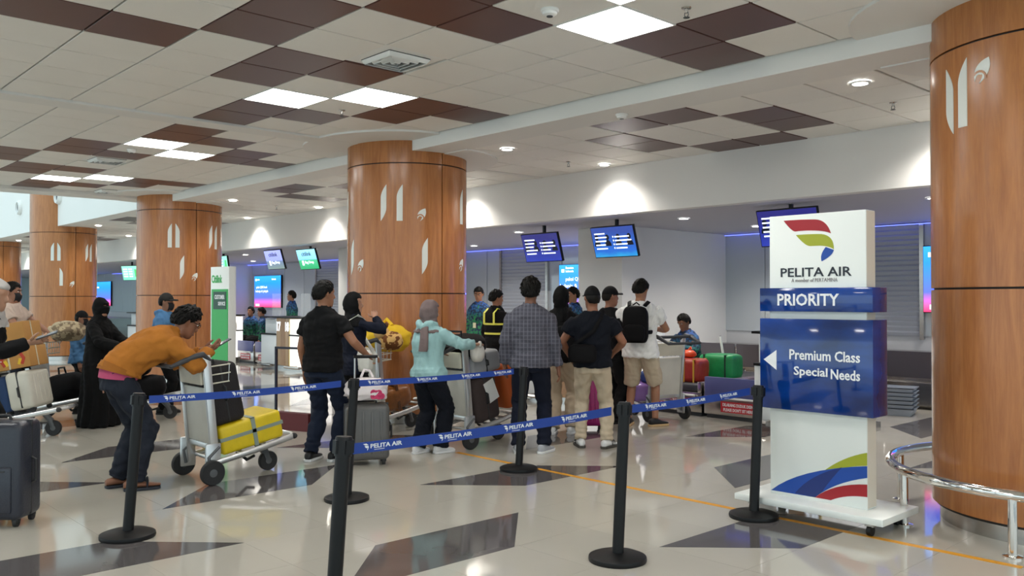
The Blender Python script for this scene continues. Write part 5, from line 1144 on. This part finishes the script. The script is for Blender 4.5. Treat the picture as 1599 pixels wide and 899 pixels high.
# --- left group
person('denim', 'person in light denim jacket and dark cap behind the bent man', (-11.45, 4.42), -38, 1.565, 'f', (150, 106, 82), ('hoodie', C_denimj, .04), ('trousers', C_black), ('shoe', S_black, None), ('cap', cloth('cap_dark', (38, 38, 36))), det=0, head=(-8, 4), mask=M_mask)
person('child', 'shorter person in light denim jacket and black headwear behind the veiled woman', (-12.25, 3.62), -34, 1.335, 'f', (150, 106, 82), ('hoodie', C_denimj, .04), ('trousers', C_black), ('shoe', S_black, None), ('cap', C_black), det=0, head=(-6, 6), mask=M_mask)
person('veiled', 'woman in full black robe and face veil facing right', (-10.86, 3.42), -52, 1.5, 'f', (170, 124, 98), ('abaya', C_jet), ('none', None), ('shoe', S_black, None), ('niqab', C_jet, 1.18), head=(-8, 0), hands={'R': dict(p=(.14, .38, 1.06), e=(.8, -.5, -.6), c=35), 'L': dict(p=(-.12, .4, 1.06), e=(-.8, -.5, -.6), c=35)})
person('masked', 'man with cropped hair, black face mask and pale shirt', (-12.4, 2.84), -40, 1.70, 'm', (156, 110, 86), ('tee', C_skinsh, .024), ('trousers', C_slate), ('shoe', S_black, None), ('short', M_hair), head=(0, 6), mask=M_mask, face=True, hands={'R': dict(p=(.2, .4, 1.03), e=(.8, -.7, -.5)), 'L': dict(p=(-.2, .42, 1.03), e=(-.8, -.7, -.5))})
person('greyscarf', 'person in grey headscarf at the left edge holding up a phone', (-7.79, 1.525), -38, 1.66, 'f', (176, 132, 106), ('long', C_black, .026, .8), ('trousers', C_black), ('shoe', S_black, None), ('hijab', C_greyh, 1.36), lean=15, head=(-4, 12), hands={'R': dict(p=(.03, .44, 1.19), e=(.6, -.4, -.9), d=(-.15, .9, .2), n=(-.5, 0, .8), c=28), 'L': dict(p=(-.2, -.12, .82))})
person('farwhite', 'distant person in white shirt seen from behind, left of the veiled woman', (-25.7, 7.72), 40, 1.62, 'm', (150, 106, 82), ('tee', C_white), ('trousers', C_black), ('shoe', S_black, None), ('short', M_hair), det=0)
person('fardark', 'distant person in dark clothes beside the one in white', (-26.3, 7.3), 40, 1.5, 'm', (150, 106, 82), ('tee', C_black), ('trousers', C_black), ('shoe', S_black, None), ('short', M_hair), det=0)
# garment extras
root, b = PEOPLE['mustard']; mb = MB(); b.torso(mb, .88, .95, .014); mb.build('shirt_hem', C_pink, root, smooth=True, angle=60)
mb = MB(); b.torso(mb, .925, .965, .036); mb.build('jacket_waistband', cloth('cloth_mustard_rib', (150, 92, 34)), root, smooth=True, angle=60)
mb = MB()
for sg in (-1, 1):
    ring = [b.hpt((sg*.032+.024*math.cos(a), .098, .018+.018*math.sin(a))) for a in np.linspace(0, 2*PI, 13)]; mb.tube(ring, .0025, 6); mb.tube([b.hpt((sg*.056, .096, .022)), b.hpt((sg*.082, .0, .02))], .0025, 6)
mb.build('glasses', M_black, root)
band('vest', 1.17, 1.205, M_hiviz); band('vest', 1.02, 1.055, M_hiviz)
root, b = PEOPLE['vest']
for sg in (-1, 1):
    pts = []
    for h in (1.18, 1.28, 1.36): c, r, f, u = b.at(h); pts.append(c+r*sg*.11-f*.145)
    c, r, f, u = b.at(1.43); pts.append(c+r*sg*.105-f*.06); c, r, f, u = b.at(1.36); pts.append(c+r*sg*.11+f*.12)
    MB().tube(pts, .022, 8, flat=.25, up=(0, 1, 0)).build('reflective_band', M_hiviz, root, smooth=True)
root, b = PEOPLE['staffleft']; c, r, f, u = b.at(1.4); c2, r2, f2, u2 = b.at(1.12)
MB().tube([c+r*.07+f*.02, c+r*.06+f*.1, c2+f*.15, c-r*.06+f*.1, c-r*.07+f*.02], .007, 6).build('lanyard', mat('lanyard_green', srgb(60, 160, 80), .6), root); MB().box(-.03, .03, .145, .15, 1.0, 1.09).build('id_card', mat('card_cream', srgb(220, 214, 180), .5), root)
root, b = PEOPLE['teal']; c, r, f, u = b.at(1.36)
t_ = MB(); t_.loft([ell(c+r*x-f*y+u*z, r, f, w, .022, 14) for x, y, z, w in ((.03, .10, .09, .05), (.05, .135, .02, .055), (.06, .15, -.08, .058), (.05, .15, -.18, .065), (.04, .15, -.21, .06))]); t_.build('scarf_tail', C_taupe, root, smooth=True, angle=70)
finish_people()
# ------------------------------------------------------------------ things people carry
def carried(key, name, label, cat):
    root, b = PEOPLE[key]; t = thing(name, label, cat, root.location, math.degrees(root.rotation_euler.z)); t.scale = root.scale; return t, b
def strap_tube(t, pts, m, w=.018, name='strap'): return MB().tube(pts, w, 8, flat=.28, up=(0, 1, 0)).build(name, m, t, smooth=True)
M_nylon = MATS['black_nylon']
t, b = carried('backpacker', 'backpack', 'black backpack worn over the white shirt', 'backpack'); c, r, f, u = b.at(1.2)
m = lump_mesh(.29, .15, .44, 91, 4, .03); m.v = [tuple(c+r*x+f*(y-.235)+u*(z-.22)) for x, y, z in m.v]; m.build('bag', M_nylon, t, smooth=True, angle=80)
m = lump_mesh(.24, .07, .2, 92, 4, .03); m.v = [tuple(c+r*x+f*(y-.31)+u*(z-.2)) for x, y, z in m.v]; m.build('front_pocket', M_nylon, t, smooth=True, angle=80)
for sg in (-1, 1):
    c1, r1, f1, u1 = b.at(1.40); c3, r3, f3, u3 = b.at(1.1)
    strap_tube(t, [c1+r1*sg*.09-f1*.17, c1+r1*sg*.115-f1*.06+u1*.05, c1+r1*sg*.12+f1*.06+u1*.03, b.at(1.25)[0]+r1*sg*.13+f1*.16, c3+r3*sg*.19+f3*.02, c3+r3*sg*.14-f3*.18], M_nylon, .024, 'shoulder_strap')
MB().tube([b.at(1.41)[0]-b.at(1.41)[2]*.2-r*.04, b.at(1.44)[0]-b.at(1.44)[2]*.19, b.at(1.41)[0]-b.at(1.41)[2]*.2+r*.04], .008, 8).build('top_loop', M_nylon, t, smooth=True)
def sling(key, label, side, h, w, d, hh, seed, y=-.19, x=0., m_=None, name='shoulder_bag'):
    t, b = carried(key, name, label, 'bag'); c, r, f, u = b.at(h); m_ = m_ or M_nylon
    m = lump_mesh(w, d, hh, seed, 3.6, .04); m.v = [tuple(c+r*(q[0]+x)+f*(q[1]+y)+u*(q[2]-hh/2)) for q in m.v]; m.build('bag', m_, t, smooth=True, angle=80)
    c1, r1, f1, u1 = b.at(1.40)
    strap_tube(t, [c+r*(x-.3*w*side)+f*y+u*hh*.42, b.at(1.25)[0]+r*(x*.4+side*.06)-f*.165, c1+r1*side*.10-f1*.115, c1+r1*side*.115+f1*.0+u1*.06, c1+r1*side*.08+f1*.11, b.at(1.2)[0]+f*.17, c+r*(x+.2*w)+f*.15+u*.02], m_, .02); return t
sling('navycap', 'black sling bag across the navy shirt', 1, 1.02, .3, .1, .2, 95, -.21, -.1)
sling('blackhijab', 'large black shoulder bag hanging at the headscarfed woman\'s back', 1, 1.08, .3, .14, .4, 96, -.2, .1)
sling('farwoman', 'white shoulder bag of the far woman in black', 1, .96, .3, .1, .26, 97, -.1, .22, cloth('bag_white', (222, 218, 208)))
sling('navywoman', 'white-strapped bag of the woman in navy', 1, .95, .26, .1, .26, 98, .0, .24, cloth('bag_cream', (224, 222, 214)))
t, b = carried('farwoman', 'yellow_carrier', 'yellow plastic bag held by the far woman', 'bag'); w = b.wr['L']
m = lump_mesh(.2, .12, .3, 99, 2.4, .1); m.v = [tuple(Vector(q)+w+Vector((0, .04, -.4))) for q in m.v]; m.build('bag', mat('yellow_film', srgb(226, 170, 40), .45), t, smooth=True, angle=80); MB().tube([w+Vector((-.03, .04, -.12)), w+Vector((0, .06, -.04)), w+Vector((.03, .04, -.12))], .008, 6).build('bag_handle', MATS['yellow_film'], t, smooth=True)
def phone(key, label, p, rot, lit=False):
    t, b = carried(key, 'phone', label, 'phone'); M = Matrix.Translation(p) @ Euler(rot).to_matrix().to_4x4()
    MB().box(-.038, .038, -.08, .08, -.005, .005, M).build('case', M_grip, t, bevel=.003); MB().box(-.034, .034, -.074, .074, .005, .0062, M).build('display', mat('phone_display', srgb(150, 160, 170), .1), t)
rb, bb = PEOPLE['mustard']; w = (bb.wr['R']+bb.wr['L'])/2; phone('mustard', 'grey phone in the bent man\'s hands', w+Vector((0, .13, .05)), (.5, 0, 0))
rb, bb = PEOPLE['greyscarf']; w = bb.wr['R']+bb.hd['R'][0]*.11; phone('greyscarf', 'pale phone held up at the left edge', w+Vector((0, .02, .035)), (.35, .2, .3))
# stools of the seated clerks
for k, (key, lab) in enumerate((('staffseat', 'office stool under the seated clerk by the green bag'), ('farseat1', 'office stool under the far clerk facing us'), ('farseat2', 'office stool under the far clerk seen from the side'))):
    root, b = PEOPLE[key]; p = root.location
    if k == 0:
        st = thing('office_stool', lab, 'stool', (p.x, p.y, 0), group='office stools'); MB().lathe([(.17, .37), (.19, .39), (.18, .42), (.01, .425)], 24).build('seat', M_dark, st, smooth=True); MB().lathe([(.025, .04), (.025, .37)], 12).build('column', M_steel, st, smooth=True); MB().lathe([(.2, 0), (.2, .02), (.04, .05)], 24).build('base', M_dark, st, smooth=True)
    else: st2 = copy_tree(st); st2.location = (p.x, p.y, 0); st2['label'] = lab
